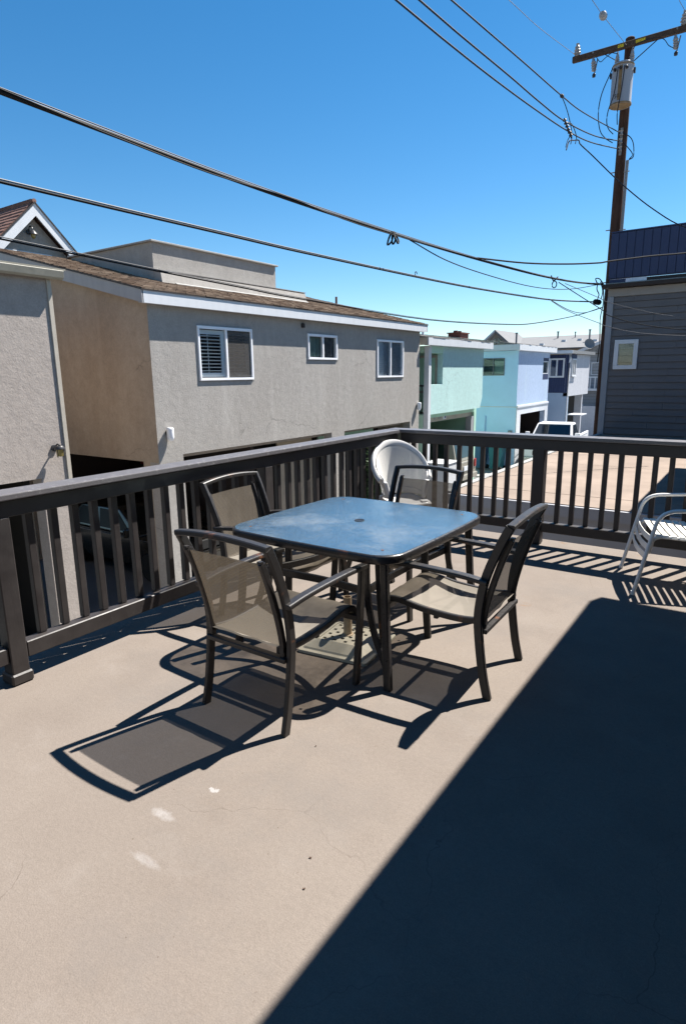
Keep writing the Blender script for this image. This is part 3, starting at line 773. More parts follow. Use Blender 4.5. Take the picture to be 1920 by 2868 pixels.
for k in range(9):
    y_ = -.135-.0515*k; z_ = .437-.0028*k
    G().bar([(-.278, y_, z_-.016), (-.268, y_, z_+.001), (-.1, y_, z_+.002-.008), (.1, y_, z_+.002-.008), (.268, y_, z_+.001), (.278, y_, z_-.016)], .037, .005).build('seat_strap', 'strap_vinyl', wc)
for k in range(3):
    z_ = .405-.062*k; y_ = -.082+.012*k+(.002*k)
    G().bar([(-.300, y_-.01, z_), (-.1, y_+.006, z_-.004), (.1, y_+.006, z_-.004), (.300, y_-.01, z_)], .005, .048, up=(0, 0, 1)).build('front_strap', 'strap_vinyl', wc)
for k in range(8):
    z_ = .50+.052*k; y_ = -.635-.145*(z_-.5)/.42
    G().bar([(-.262, y_, z_), (-.1, y_-.012, z_), (.1, y_-.012, z_), (.262, y_, z_)], .005, .044, up=(0, 0, 1)).build('back_strap', 'strap_vinyl', wc)

# ------------------------------------------------------------------ white resin tub chair in the corner (local: +y faces forward)
tc_ = thing('tub_chair', 'white perforated plastic tub chair in the corner of the deck', 'chair', (-2.77, 5.04, 0), R(230), local=True)
def tub(u, v):
    """u -1..1 round the back from left arm to right arm, v 0..1 from seat to rim"""
    a = u*R(118)
    top = .60+.335*max(0, math.cos(a*.72))**1.25
    z = .42+(top-.42)*v
    rr = .185+.058*v**.8
    return Vector((rr*math.sin(a)*1.02, -rr*math.cos(a)*.98-.01-.05*v, z))
NU, NV = 40, 10
rows = [[tub(-1+2*i/NU, .10+.78*j/NV) for i in range(NU+1)] for j in range(NV+1)]
me_o = G().sheet(rows).build('shell_mesh', 'resin_mesh', tc_, smooth=True)
uvl = me_o.data.uv_layers.new(name='UVMap')
for lp in me_o.data.loops:
    co = me_o.data.vertices[lp.vertex_index].co
    uvl.data[lp.index].uv = (math.atan2(co.x, -co.y)*.27, co.z)
rim = [tub(-1+2*i/NU, 1.0) for i in range(NU+1)]
def flare(p, d):
    n_ = Vector((p.x, p.y, 0)).normalized(); return p+n_*d
prof_rows = []
for d, dz in ((-.004, -.085), (.0, -.045), (.008, -.012), (.020, .0), (.036, -.008), (.046, -.026), (.044, -.046)):
    prof_rows.append([flare(p, d)+Vector((0, 0, dz)) for p in rim])
o = G().sheet(prof_rows).build('rim', 'white_resin', tc_, smooth=True); so_ = o.modifiers.new('solid', 'SOLIDIFY'); so_.thickness = .005
for a_, b_ in ((-1, -.90), (.90, 1.0)):
    rr = [[tub(a_+(b_-a_)*i/4, j/8)*1.0 for i in range(5)] for j in range(9)]
    o = G().sheet(rr).build('rib', 'white_resin', tc_, smooth=True); q = o.modifiers.new('solid', 'SOLIDIFY'); q.thickness = .009; q.offset = 0
rr = [[tub(-1+2*i/NU, j/4*.13) for i in range(NU+1)] for j in range(5)]
o = G().sheet(rr).build('lower_band', 'white_resin', tc_, smooth=True); q = o.modifiers.new('solid', 'SOLIDIFY'); q.thickness = .008; q.offset = 0
g = G(); rows = []
for j in range(9):
    y_ = -.20+.44*j/8; hw = .190 if j > 2 else (.11, .155, .180)[j]
    z_ = .415-.012*math.sin(math.pi*j/8)+(0 if j < 7 else (-.006, -.028)[j-7])
    rows.append([(hw*(-1+2*i/8), y_, z_-.010*(1-(-1+2*i/8)**2)) for i in range(9)])
o = g.sheet(rows).build('seat', 'white_resin', tc_, smooth=True); q = o.modifiers.new('solid', 'SOLIDIFY'); q.thickness = .008
for sx in (-1, 1):
    for sy, yb in ((-1, -.20), (1, .20)):
        x0, y0 = sx*.14, yb*.85; x1, y1 = sx*.18, yb*.85+sy*.05
        def L_(x, y, w, z): return [(x-sx*w, y-sy*.006, z), (x, y-sy*w, z), (x+sx*.008, y+sy*.008, z), (x+sx*.008, y+sy*.008, z)]
        G().loft([[(x0-.035, y0-.03, .41), (x0+.035, y0-.03, .41), (x0+.035, y0+.03, .41), (x0-.035, y0+.03, .41)],
                  [(x1-.018, y1-.016, .002), (x1+.018, y1-.016, .002), (x1+.018, y1+.016, .002), (x1-.018, y1+.016, .002)]]).build('leg', 'white_resin', tc_, bevel=.006)
for s in (-1, 1):
    G().loft([[(s*.150, .08, .42), (s*.180, .08, .42), (s*.180, .12, .42), (s*.150, .12, .42)], [(s*.195, .045, .585), (s*.228, .045, .585), (s*.228, .095, .585), (s*.195, .095, .585)]]).build('arm_post', 'white_resin', tc_, bevel=.006)

# dead leaves and grit on the deck
for i, (x, y) in enumerate(((-1.08, 1.35), (-1.02, 1.24), (-1.44, 1.86))):
    a = random.uniform(0, 6.28); l = random.uniform(.003, .005)
    g = G().sheet([[(-l, -.003, .003), (0, -.003, .004), (l, -.002, .003)], [(-l, .003, .004), (0, .003, .002), (l, .002, .005)]])
    o = g.build('leaf', 'dirt'); o.location = (x, y, 0); o.rotation_euler = (0, 0, a)
    tag(o, ('tiny dry brown leaf scrap nearest the edge of the big shadow, the farther of two', 'tiny dry brown leaf scrap nearest the camera on the open deck floor', 'tiny pale curled scrap on the deck between the near chair and the right chair')[i], 'leaf', 'dry leaf scraps on the deck')
# ------------------------------------------------------------------ grey stucco house across the alley
gh = thing('house', 'grey stucco house with white fascia and three windows across the alley', 'house', (-11.5, 12.3, GZ))
wins = [(8.30, 9.80, 1.48, 2.50), (11.70, 12.89, 1.915, 2.50), (14.80, 16.28, 1.46, 2.485)]
G().holed(0, -9.0, -9.25, 7.2, 17.33, GZ, 2.84, wins+[(7.77, 12.61, GZ, .13), (13.18, 16.76, GZ, .12)]).build('wall', 'stucco_grey', gh)
SL = .247; XE = -8.86; ZE = 3.0
zr = lambda x: ZE+SL*(XE-x)
G().prism([(-9.002, .03), (-9.002, zr(-9.0)-.20), (-14, zr(-14)-.20), (-14, .03)], 1, 7.197, 7.40).build('side_wall', 'stucco_brown', gh)
G().box(-9.45, -9.252, 7.203, 7.45, GZ, .03).build('pier', 'stucco_brown', gh)
G().prism([(-9.25, GZ), (-9.25, zr(-9.25)-.20), (-14, zr(-14)-.20), (-14, GZ)], 1, 17.13, 17.325).build('side_wall', 'stucco_grey', gh)
G().box(-14.2, -14, 7.2, 17.33, GZ, zr(-14)-.2).build('back_wall', 'stucco_brown', gh)
G().box(-13.98, -9.255, 7.41, 17.12, .035, .14).build('carport_ceiling', 'stucco_cream', gh)
rf = G().prism([(XE, ZE), (XE, ZE-.03), (-14.4, zr(-14.4)-.05), (-14.4, zr(-14.4))], 1, 7.02, 17.50).build('roof', 'shingle_brown', gh)
G().box(XE-.005, XE+.02, 7.0, 17.52, ZE-.215, ZE-.004).build('fascia', 'trim_white', gh, bevel=.004)
G().prism([(XE+.02, ZE-.215), (XE+.02, ZE-.003), (-14.4, zr(-14.4)-.003), (-14.4, zr(-14.4)-.215)], 1, 6.985, 7.018).build('rake_board', 'trim_grey', gh)
G().prism([(XE+.02, ZE-.215), (XE+.02, ZE-.003), (-14.4, zr(-14.4)-.003), (-14.4, zr(-14.4)-.215)], 1, 17.502, 17.535).build('rake_board', 'trim_grey', gh)
G().box(-8.998, XE-.006, 7.03, 17.49, ZE-.205, ZE-.18).build('soffit', 'trim_grey', gh)
G().prism([(XE+.03, ZE+.012), (XE+.03, ZE-.006), (-14.4, zr(-14.4)-.006), (-14.4, zr(-14.4)+.012)], 1, 6.965, 6.985).build('drip_edge', 'edge_dark', gh)
G().box(XE+.021, XE+.034, 6.97, 17.55, ZE-.012, ZE+.008).build('drip_edge', 'edge_dark', gh)
shingles('shingles', 'shingle_brown', gh, XE+.03, ZE+.012, SL, 40, .135, 6.99, 17.54, .24,
         skip=lambda x, y: x < -10.98 and 9.03 < y < 13.0)
# rooftop parapet box and lower curb
pb = G().box(-13.9, -11, 9.05, 13.0, 3.3, 4.32).build('roof_parapet', 'stucco_grey', gh)
G().box(-13.96, -10.94, 8.99, 13.06, 4.322, 4.36).build('parapet_cap', 'coping_grey', pb, bevel=.006)
G().prism([(-11.002, 3.3), (-11.002, 3.80), (-10.80, 3.72), (-10.72, 3.3)], 1, 9.06, 14.0).build('parapet_curb', 'stucco_grey', pb)
G().box(-10.99, -10.80, 9.04, 14.02, 3.745, 3.765).build('curb_flashing', 'trim_taupe', pb)
G().prism([(-10.70, 3.38), (-10.70, 3.50), (-11.0, 3.62), (-11.0, 3.50)], 1, 9.4, 14.02).build('curb_flashing', 'coping_grey', pb)
G().lathe([(.035, 3.5), (.035, 3.93), (.028, 3.93), (.028, 3.6)], (-11.5, 16.48, 0), 12).build('vent_pipe', 'tile_red', gh, smooth=True)
G().lathe([(.05, 2.62), (.05, 2.70), (.03, 2.72)], (-8.98, 11.52, 0), 10).build('soffit_vent', 'edge_dark', gh)
window(gh, 0, -9.0, *wins[0], None, inner=['shutter', 'screen'])
window(gh, 0, -9.0, *wins[1], None, inner=['curtain', 'curtain_dim'])
window(gh, 0, -9.0, *wins[2], None, inner=['blind', 'blind'])
def jelly_lamp(house, x, y, z):
    l = G().lathe([(.055, 0), (.055, .05), (.05, .055)], (x, y, z), 16, (1, 0, 0)).build('wall_lamp', 'lantern_metal', house, smooth=40)
    G().lathe([(.062, .05), (.066, .02), (.066, -.09), (.058, -.14), (.035, -.165), (.001, -.17)], (x+.075, y, z+.02), 16).build('jar_glass', 'lamp_glass', l, smooth=True)
    G().lathe([(.001, .085), (.05, .08), (.068, .055), (.068, .045)], (x+.075, y, z+.02), 16).build('cap', 'lamp_glass', l, smooth=True)
jelly_lamp(gh, -9.0, 7.44, .56); jelly_lamp(gh, -9.0, 17.20, .58)
G().box(-9.6, -9.56, 11.15, 12.5, GZ, .05).build('fence_panel', 'fence_tan', gh)
G().box(-9.9, -9.86, 13.2, 16.0, -.35, .03).build('garage_header', 'paint_mint', gh)
G().box(-10.4, -10.36, 10.1, 17.1, GZ, .03).build('carport_shade_panel', 'hollow_shade', gh)  # dark panel added where the carport only falls into shade
# carport store room with a glazed door and red poster
G().box(-13.6, -13.5, 7.6, 9.85, GZ, .03).build('store_wall', 'fascia_shade_brown', gh)  # dark brown holds the carport's shade in the wall colour
G().box(-13.99, -9.27, 9.9, 10.0, GZ, .03).build('store_wall', 'fascia_shade_brown', gh)
G().holed(1, 9.88, 9.895, -13.4, -11.4, -1.6, .0, [(-13.1, -12.6, -.9, -.15), (-12.4, -11.8, -.9, -.15)]).build('store_window', 'fascia_shade_brown', gh)
G().box(-13.08, -12.66, 9.86, 9.872, -.62, -.18).build('poster', 'sign_red', gh)

# ------------------------------------------------------------------ cream stucco house at the far left
lh = thing('house', 'cream stucco house with a gutter at the left edge of the picture', 'house', (-11, 2.5, GZ))
G().holed(0, -8.6, -8.85, -3.0, 5.22, GZ, 3.0, [(-2.4, 4.76, GZ, .14)]).build('wall', 'stucco_cream', lh)
G().box(-13.5, -8.852, 5.02, 5.215, .14, 3.0).build('side_wall', 'stucco_brown', lh)
G().box(-9.1, -8.852, 5.02, 5.215, GZ, .139).build('pier', 'stucco_cream', lh)
G().box(-13.6, -13.4, -3, 5.2, GZ, 3.0).build('back_wall', 'stucco_brown', lh)
G().box(-13.4, -8.86, -2.9, 5.01, .145, .25).build('carport_ceiling', 'stucco_cream', lh)
G().box(-8.597, -8.578, 5.165, 5.228, GZ+.02, 2.94).build('corner_trim', 'trim_cream', lh, bevel=.003)
G().prism([(-8.598, 2.945), (-8.50, 2.925), (-8.455, 2.95), (-8.44, 3.045), (-8.452, 3.05), (-8.60, 3.05)], 1, -3.3, 5.36).build('gutter', 'gutter', lh, bevel=.003)
G().prism([(-8.46, 3.053), (-8.46, 3.075), (-13.6, 3.40), (-13.6, 3.35)], 1, -3.3, 5.40).build('roof', 'gutter', lh)
ll = G().lathe([(.05, 0), (.05, .025), (.03, .03)], (-8.6, 5.0, .56), 14, (1, 0, 0)).build('wall_lamp', 'lantern_metal', lh, smooth=40)
G().tube(smooth_path([(-8.58, 5.0, .56), (-8.50, 5.0, .62), (-8.44, 5.0, .60)], 4), .012, 8).build('arm', 'lantern_metal', ll, smooth=True)
G().lathe([(.05, .03), (.075, .0), (.075, -.02)], (-8.45, 5.0, .57), 14).build('hood', 'lantern_metal', ll, smooth=True)
G().lathe([(.055, -.02), (.05, -.12), (.001, -.13)], (-8.45, 5.0, .57), 14).build('jar_glass', 'lamp_amber', ll, smooth=True)
for k in range(4):
    a = k*math.pi/2+.4; G().tube([(-8.45+.06*math.cos(a), 5+.06*math.sin(a), .55), (-8.45+.056*math.cos(a), 5+.056*math.sin(a), .43)], .004, 5).build('guard_bar', 'lantern_metal', ll)
G().box(-13.4, -8.86, -3.0, -2.8, GZ, 3.0).build('side_wall', 'stucco_brown', lh)
G().box(-13.39, -9.4, 4.9, 5.0, GZ, .14).build('carport_partition', 'hollow_shade', lh)
G().box(-11.0, -10.9, -2.7, 4.9, GZ, .14).build('carport_shade_panel', 'hollow_shade', lh)  # near-black panel, the depth of carport shade put into its colour

# ------------------------------------------------------------------ gable house behind the grey roof (gable end faces the alley)
bh = thing('house', 'gabled house with red brown tile roof behind the grey house', 'house', (-20, 9, GZ))
XG = -15.6; AY, AZ = 9.31, 5.86; PS = 1.0           # gable plane, apex, pitch
def gz(y): return AZ-PS*abs(y-AY)
G().prism([(8.0, GZ), (8.0, gz(8.0)-.25), (AY, AZ-.30), (10.62, gz(10.62)-.25), (10.62, GZ)], 0, XG-.45, XG-.25).build('wall', 'stucco_grey', bh)
G().box(-24, XG-.46, 8.0, 8.2, GZ, gz(8.0)-.30).build('wall', 'stucco_brown', bh)
G().box(-24, XG-.46, 10.42, 10.62, GZ, gz(10.62)-.30).build('wall', 'stucco_grey', bh)
for s_ in (-1, 1):
    y1 = AY+s_*1.62
    G().prism([(AY, AZ-.04), (AY, AZ-.33), (y1, gz(y1)-.33), (y1, gz(y1)-.04)], 0, XG-.04, XG).build('barge_board', 'trim_white', bh)
    rfp = G().prism([(AY, AZ-.06), (AY, AZ-.002), (y1, gz(y1)-.002), (y1, gz(y1)-.06)], 0, -24, XG-.042).build('roof_slope', 'tile_red', bh)
    G().prism([(AY, AZ), (AY, AZ-.045), (y1, gz(y1)-.045), (y1, gz(y1))], 0, XG-.02, XG+.02).build('verge_edge', 'edge_dark', bh)
    g = G(); ln = math.sqrt(2.)
    for r in range(15):
        u = r*.155; ya = AY+s_*(1.62-u/ln); za = AZ-(1.62-u/ln)
        if u/ln > 1.58: break
        x = XG-.045
        while x > -22:
            th = .030+random.random()*.012; xb = x-.21
            yb = ya-s_*.19/ln; zb = za+.19/ln
            g.add([(x, ya, za), (xb, ya, za), (xb, ya, za+th), (x, ya, za+th), (x, yb, zb), (xb, yb, zb), (xb, yb, zb+.008), (x, yb, zb+.008)], [(0, 1, 2, 3), (3, 2, 6, 7), (0, 3, 7, 4), (1, 5, 6, 2)])
            x -= .22
    o = g.build('roof_tiles', 'tile_red', bh); o['kind'] = 'stuff'
x = XG+.01
while x > -22:
    G().tube([(x, AY, AZ+.012), (x-.30, AY, AZ+.002)], .055, 8).build('ridge_tile', 'tile_red', bh, smooth=True); x -= .27
gl_ = G().lathe([(.06, 0), (.06, .03)], (XG-.25, 9.2, 5.16), 12, (1, 0, 0)).build('wall_lamp', 'lantern_metal', bh)
G().tube(smooth_path([(XG-.23, 9.2, 5.16), (XG-.15, 9.2, 5.28), (XG-.05, 9.2, 5.24), (XG-.03, 9.2, 5.16)], 4), .014, 6).build('gooseneck', 'lantern_metal', gl_, smooth=True)
G().lathe([(.03, .06), (.06, .03), (.11, -.03), (.115, -.045)], (XG-.03, 9.2, 5.12), 14).build('shade', 'lantern_metal', gl_, smooth=True)
G().lathe([(.05, -.04), (.055, -.10), (.03, -.14), (.001, -.15)], (XG-.03, 9.2, 5.12), 12).build('bulb_glass', 'lamp_amber', gl_, smooth=True)
G().box(XG-.25, XG-.20, 8.35, 9.75, 4.58, 4.68).build('window_head', 'trim_white', bh)
G().box(XG-.25, XG-.20, 9.68, 9.76, 4.0, 4.58).build('window_jamb', 'trim_white', bh)
G().box(XG-.249, XG-.235, 8.42, 9.68, 4.0, 4.58).build('window_pane', 'car_glass', bh)

# ------------------------------------------------------------------ mint green house
mh = thing('house', 'mint green stucco house with corner balcony and open garage', 'house', (-11.5, 20.2, GZ))
G().prism([(18.0, .245), (18.0, 1.20), (19.0, 1.20), (19.0, 2.40), (22.5, 2.40), (22.5, .64), (22.32, .25)], 0, -9.2, -9.0).build('wall', 'stucco_mint', mh)
G().box(-9.2, -9.0, 18.0, 19.0, 2.19, 2.40).build('lintel', 'paint_mint', mh)
G().box(-9.15, -8.985, 17.95, 18.12, GZ, 2.40).build('corner_post', 'trim_white', mh)
G().box(-14, -9.16, 17.95, 18.1, GZ, .25).build('side_wall', 'paint_mint', mh)
G().box(-14, -9.16, 17.95, 18.1, 2.2, 2.40).build('lintel', 'paint_mint', mh)
G().box(-14, -10.6, 17.95, 18.1, .25, 2.2).build('side_wall', 'paint_mint', mh)
G().box(-14, -9.21, 22.3, 22.495, GZ, 2.40).build('side_wall', 'paint_mint', mh)
G().box(-14.2, -14, 17.95, 22.5, GZ, 2.4).build('back_wall', 'paint_mint', mh)
G().box(-14, -9.21, 18.11, 22.29, .10, .25).build('balcony_floor', 'paint_mint', mh)
G().box(-10.5, -9.22, 19.05, 19.15, .25, 2.39).build('balcony_wall', 'paint_mint', mh)
G().box(-10.6, -10.5, 18.11, 19.05, .25, 2.39).build('balcony_wall', 'paint_mint', mh)
window(mh, 1, 19.05, -10.3, -9.215, .9, 2.14, None, inner=['blind'], fw=.08, mull=(.33, .66), frame_mat='trim_cream')
br = G().box(-10.5, -9.17, 18.0, 18.03, 1.14, 1.19).build('balcony_rail', 'edge_dark', mh)
for k in range(12): G().box(-10.45+k*.108, -10.435+k*.108, 18.005, 18.025, .32, 1.14).build('bar', 'edge_dark', br)
G().box(-10.5, -9.17, 18.0, 18.03, .28, .32).build('balcony_rail', 'edge_dark', mh)
G().box(-9.45, -9.30, 18.12, 22.29, -.06, .245).build('garage_lintel', 'trim_cream', mh)
G().box(-9.45, -9.22, 22.05, 22.29, GZ, -.06).build('garage_jamb', 'wall_grey_paint', mh)
for k, (a, b) in enumerate(((19.0, 19.12), (19.35, 19.47), (19.5, 19.6))): G().box(-9.30, -9.292, a, b, .02, .17).build('number_plate', 'wall_grey_paint', mh)
nt_ = G().box(-9.30, -9.290, 19.72, 19.98, -.02, .20).build('paper_notice', 'paper', mh); G().box(-9.289, -9.286, 19.84, 19.94, .02, .12).build('blue_mark', 'sticker_blue', nt_)
G().prism([(-8.83, 2.60), (-8.83, 2.64), (-14.2, 3.38), (-14.2, 3.32)], 1, 17.6, 23.0).build('roof', 'shingle_grey', mh)
shingles('shingles', 'shingle_grey', mh, -8.82, 2.645, .138, 36, .15, 17.6, 23.0, .3)
G().box(-8.85, -8.82, 17.58, 23.0, 2.42, 2.64).build('fascia', 'trim_white', mh)
G().box(-8.98, -8.851, 17.6, 22.98, 2.41, 2.44).build('soffit', 'trim_white', mh)
G().box(-14.2, -8.851, 17.56, 17.60, 2.42, 2.64).build('rake_board', 'trim_cream', mh)
G().box(-14.2, -8.851, 22.98, 23.02, 2.42, 2.64).build('rake_board', 'trim_white', mh)
G().lathe([(.05, 2.8), (.05, 3.36), (.085, 3.36), (.085, 3.44), (.001, 3.46)], (-11.6, 24.2-1.6, 0), 12).build('vent_pipe', 'trim_white', mh, smooth=40)

# ------------------------------------------------------------------ teal and pale blue house
th_ = thing('house', 'teal and pale blue house with dark open garage behind the pickup', 'house', (-11.5, 28.7, GZ))
G().holed(1, 26.45, 26.65, -14, -9.0, GZ, 2.46, [(-10.62, -9.60, 1.42, 2.16)]).build('side_wall', 'paint_teal', th_)
G().box(-14, -9.003, 26.435, 26.449, .05, .085).build('belt_strip', 'trim_white', th_)
G().holed(0, -8.998, -9.2, 26.452, 31.0, GZ, 2.46, [(26.95, 30.55, GZ, -.27), (30.0, 30.999, 1.18, 2.20)]).build('wall', 'stucco_blue', th_)
G().box(-8.999, -8.93, 26.44, 31.0, .04, .13).build('belt_shadow_board', 'trim_white', th_)
G().box(-8.997, -8.96, 26.45, 26.95, GZ, .03).build('garage_trim', 'trim_white', th_)
G().box(-8.997, -8.96, 30.55, 31.0, GZ, .03).build('garage_trim', 'trim_white', th_)
G().box(-8.997, -8.96, 26.95, 30.55, -.27, .03).build('garage_trim', 'trim_white', th_)
G().box(-12.1, -12, 26.7, 30.9, GZ, 0).build('garage_back', 'hollow_shade', th_)
G().box(-12, -9.21, 30.85, 30.99, GZ, 2.4).build('side_wall', 'paint_pale_blue', th_)
G().box(-12, -9.21, 30.75, 30.84, GZ, .0).build('garage_shade_liner', 'fascia_shade_brown', th_)  # added dark liner, the garage's shade painted into it
G().box(-12, -9.21, 26.66, 30.74, -.02, .0).build('garage_ceiling', 'fascia_shade_brown', th_)
G().box(-9.2, -9.02, 30.93, 31.0, 1.18, 2.2).build('corner_post', 'trim_white', th_)
window(th_, 1, 26.45, -10.62, -9.60, 1.42, 2.16, None, inner=['room_shade', 'curtain'], fw=.035, frame_mat='galvanised')
nb = window(th_, 0, -9.06, 30.02, 30.92, 1.45, 2.05, None, inner=['curtain'], fw=.04, mull=(), frame_mat='trim_white')
G().box(-9.10, -9.02, 30.01, 30.93, 1.19, 1.44).build('panel', 'paint_navy', th_); G().box(-9.10, -9.02, 30.01, 30.93, 2.06, 2.19).build('panel', 'paint_navy', th_)
G().prism([(-8.85, 2.66), (-8.85, 2.70), (-14.2, 3.38), (-14.2, 3.32)], 1, 26.1, 31.6).build('roof', 'shingle_grey', th_)
shingles('shingles', 'shingle_grey', th_, -8.84, 2.705, .127, 36, .15, 26.1, 31.6, .3)
G().box(-8.87, -8.84, 26.08, 31.6, 2.46, 2.70).build('fascia', 'trim_white', th_)
G().box(-8.99, -8.871, 26.1, 31.58, 2.45, 2.48).build('soffit', 'trim_white', th_)
G().box(-14.2, -8.871, 26.06, 26.10, 2.46, 2.70).build('rake_board', 'trim_white', th_)
ch = G().box(-12.35, -11.75, 26.55, 27.45, 2.75, 3.30).build('chimney', 'brick_red', th_)
G().box(-12.40, -11.70, 26.50, 27.50, 3.302, 3.345).build('crown', 'brick_red', ch)
for a in (26.7, 27.1): G().lathe([(.11, 3.345), (.10, 3.43), (.07, 3.43), (.07, 3.36)], (-12.05, a, 0), 10).build('flue', 'brick_red', ch)
mt = G().box(-9.28, -9.12, 26.33, 26.435, -1.25, -.95).build('electric_meter', 'meter_grey', th_); G().lathe([(.06, 0), (.06, .05)], (-9.2, 26.33, -1.05), 12, (0, -1, 0)).build('dial', 'lamp_clear', mt)
G().tube([(-9.2, 26.40, -1.25), (-9.2, 26.40, GZ+.1)], .02, 6).build('conduit', 'meter_grey', th_)
G().tube([(-10.4, 26.40, -.35), (-10.4, 26.40, GZ+.1)], .05, 8).build('downpipe', 'paint_teal', th_)

# ------------------------------------------------------------------ white house with the navy bay
nh = thing('house', 'white stucco house with navy boarded bay and downpipe', 'house', (-11, 35, GZ))
G().box(-12, -8.56, 33.0, 33.2, GZ, .47).build('lower_wall', 'paint_pale_blue', nh)
nw = G().box(-12, -8.60, 33.02, 33.2, .472, 2.40).build('bay_wall', 'paint_navy', nh)
x = -10.6
while x < -8.62:
    G().box(x, min(x+.118, -8.60), 32.995, 33.018, .472, 2.40).build('board', 'paint_navy', nw); x += .125
window(nh, 1, 32.985, -9.58, -8.80, 1.25, 2.22, None, inner=['blind', 'curtain'], fw=.085, frame_mat='trim_white')
G().holed(0, -8.55, -8.8, 33.0, 37.2, .30, 2.42, [(33.32, 34.08, 1.32, 2.2)]).build('wall', 'stucco_white', nh)
G().box(-8.549, -8.53, 33.0, 34.25, 2.2, 2.42).build('navy_head', 'paint_navy', nh)
window(nh, 0, -8.55, 33.32, 34.08, 1.32, 2.2, None, inner=['curtain'], fw=.07, frame_mat='trim_white', out=.06, sill=True)
G().box(-12, -8.81, 37.0, 37.2, GZ, 2.42).build('side_wall', 'stucco_white', nh)
G().box(-9.3, -9.1, 33.2, 36.6, GZ, .29).build('recess_wall', 'hollow_shade', nh)
G().box(-9.6, -8.1, 34.2, 35.4, -.75, -.70).build('awning', 'trim_white', nh)
G().tube(rounded([(-8.50, 32.93, 2.44), (-8.50, 32.93, 2.2), (-8.56, 32.93, 2.05), (-8.56, 32.93, GZ)], .06), .035, 8).build('downpipe', 'trim_white', nh, smooth=True)
G().prism([(-8.40, 2.56), (-8.40, 2.60), (-12.5, 2.85), (-12.5, 2.80)], 1, 32.7, 37.5).build('roof', 'shingle_grey', nh)
G().box(-12.5, -8.36, 32.66, 32.70, 2.44, 2.60).build('fascia', 'trim_white', nh); G().box(-8.40, -8.36, 32.7, 37.5, 2.44, 2.60).build('fascia', 'galvanised', nh)

# ------------------------------------------------------------------ far houses at the alley's end
fh = thing('house', 'long far house with pale grey roof above the teal house', 'house', (-14, 50, GZ))
G().box(-19, -9.0, 47, 55, GZ, 3.2).build('wall', 'stucco_brown', fh)
G().prism([(46.3, 3.15), (46.3, 3.22), (51, 4.30), (55.7, 3.22), (55.7, 3.15)], 0, -17.5, -8.5).build('roof', 'roof_far_grey', fh)
gp = G().prism([(-18.9, 3.3), (-17.55, 4.50), (-16.2, 3.3)], 1, 46.5, 50.5).build('gable', 'stucco_grey', fh)
for s_ in (-1, 1): G().prism([(-17.55, 4.68), (-17.55, 4.52), (-17.55+s_*1.65, 3.12), (-17.55+s_*1.65, 3.28)], 1, 45.9, 51).build('gable_roof', 'trim_white' if s_ < 0 else 'roof_far_grey', fh)
G().prism([(-18.35, 3.5), (-17.62, 4.12), (-17.62, 3.5)], 1, 46.45, 46.5).build('gable_pane', 'car_glass', fh); G().prism([(-16.75, 3.5), (-17.48, 4.12), (-17.48, 3.5)], 1, 46.45, 46.5).build('gable_pane', 'car_glass', fh)
for x, y, z0, z1, r in ((-16.1, 46.6, 3.3, 4.35, .07), (-14.0, 50, 4.0, 4.5, .06), (-11.3, 48.5, 3.8, 4.45, .06), (-12.7, 50, 4.0, 4.42, .04)): G().lathe([(r, z0), (r, z1), (r*1.5, z1), (r*1.5, z1+.08)], (x, y, 0), 8).build('vent_pipe', 'galvanised', fh)
for x, y in ((-15.5, 47.2), (-14.6, 47.4), (-13.3, 48.5), (-12.2, 48.7), (-11.0, 48.2)): G().box(x, x+.3, y, y+.3, 3.2+(y-46.3)*.23, 3.36+(y-46.3)*.23).build('roof_vent', 'trim_white', fh)
eh = thing('house', 'grey boarded house with white balcony closing the alley', 'house', (-8, 46, GZ))
wl = G().holed(1, 44.0, 44.2, -10.45, -4, GZ, 2.72, [(-10.0, -9.0, 1.25, 2.05)]).build('wall', 'siding_grey', eh)
z = GZ
while z < 2.6: G().box(-10.45, -4, 43.975, 43.998, z, z+.20).build('board', 'trim_bluegrey', wl); z += .215
window(eh, 1, 43.97, -10.0, -8.6, 1.30, 2.12, None, inner=['room_shade'], fw=.06, frame_mat='trim_white')
bl = G().box(-10.5, -8, 43.2, 43.96, .28, .42).build('balcony', 'trim_white', eh)
G().box(-10.5, -8, 43.2, 43.26, 1.12, 1.20).build('rail', 'trim_white', bl)
for k in range(9): G().box(-10.45+.3*k, -10.39+.3*k, 43.2, 43.25, .42, 1.12).build('post', 'trim_white', bl)
G().prism([(-10.9, 2.70), (-10.9, 2.80), (-7.2, 4.3), (-3.5, 2.8), (-3.5, 2.7)], 1, 43.4, 50).build('roof', 'shingle_grey', eh)
G().prism([(-10.9, 2.66), (-10.9, 2.86), (-7.2, 4.36), (-7.2, 4.16)], 1, 43.3, 43.4).build('barge_board', 'trim_white', eh)
G().box(-9.55, -9.3, 44.5, 45, 3.2, 5.4).build('chimney', 'trim_taupe', eh)
ds = G().lathe([(.02, .0), (.20, .03), (.33, .09), (.34, .10), (.20, .045), (.02, .02)], (-10.0, 42.9, 3.25), 20, (.55, -.75, .35)).build('satellite_dish', 'galvanised', eh, smooth=True)
G().tube([(-10.0, 42.95, 3.2), (-10.0, 43.1, 2.7)], .04, 6).build('mast', 'galvanised', ds)
fg = thing('gate', 'weathered wooden gate at the far end of the alley', 'gate', (-10.3, 42, GZ))
for k in range(6): G().box(-10.72+.13*k, -10.60+.13*k, 42, 42.04, GZ+.05, -.70).build('plank', 'fence_wood', fg)
G().box(-10.74, -9.95, 42.04, 42.08, GZ+.3, GZ+.42).build('ledge', 'fence_wood', fg); G().box(-10.74, -9.95, 42.04, 42.08, -1.0, -.88).build('ledge', 'fence_wood', fg)
wlx = thing('garden_wall', 'white garden wall beside the wooden gate', 'wall', (-9, 42, GZ))
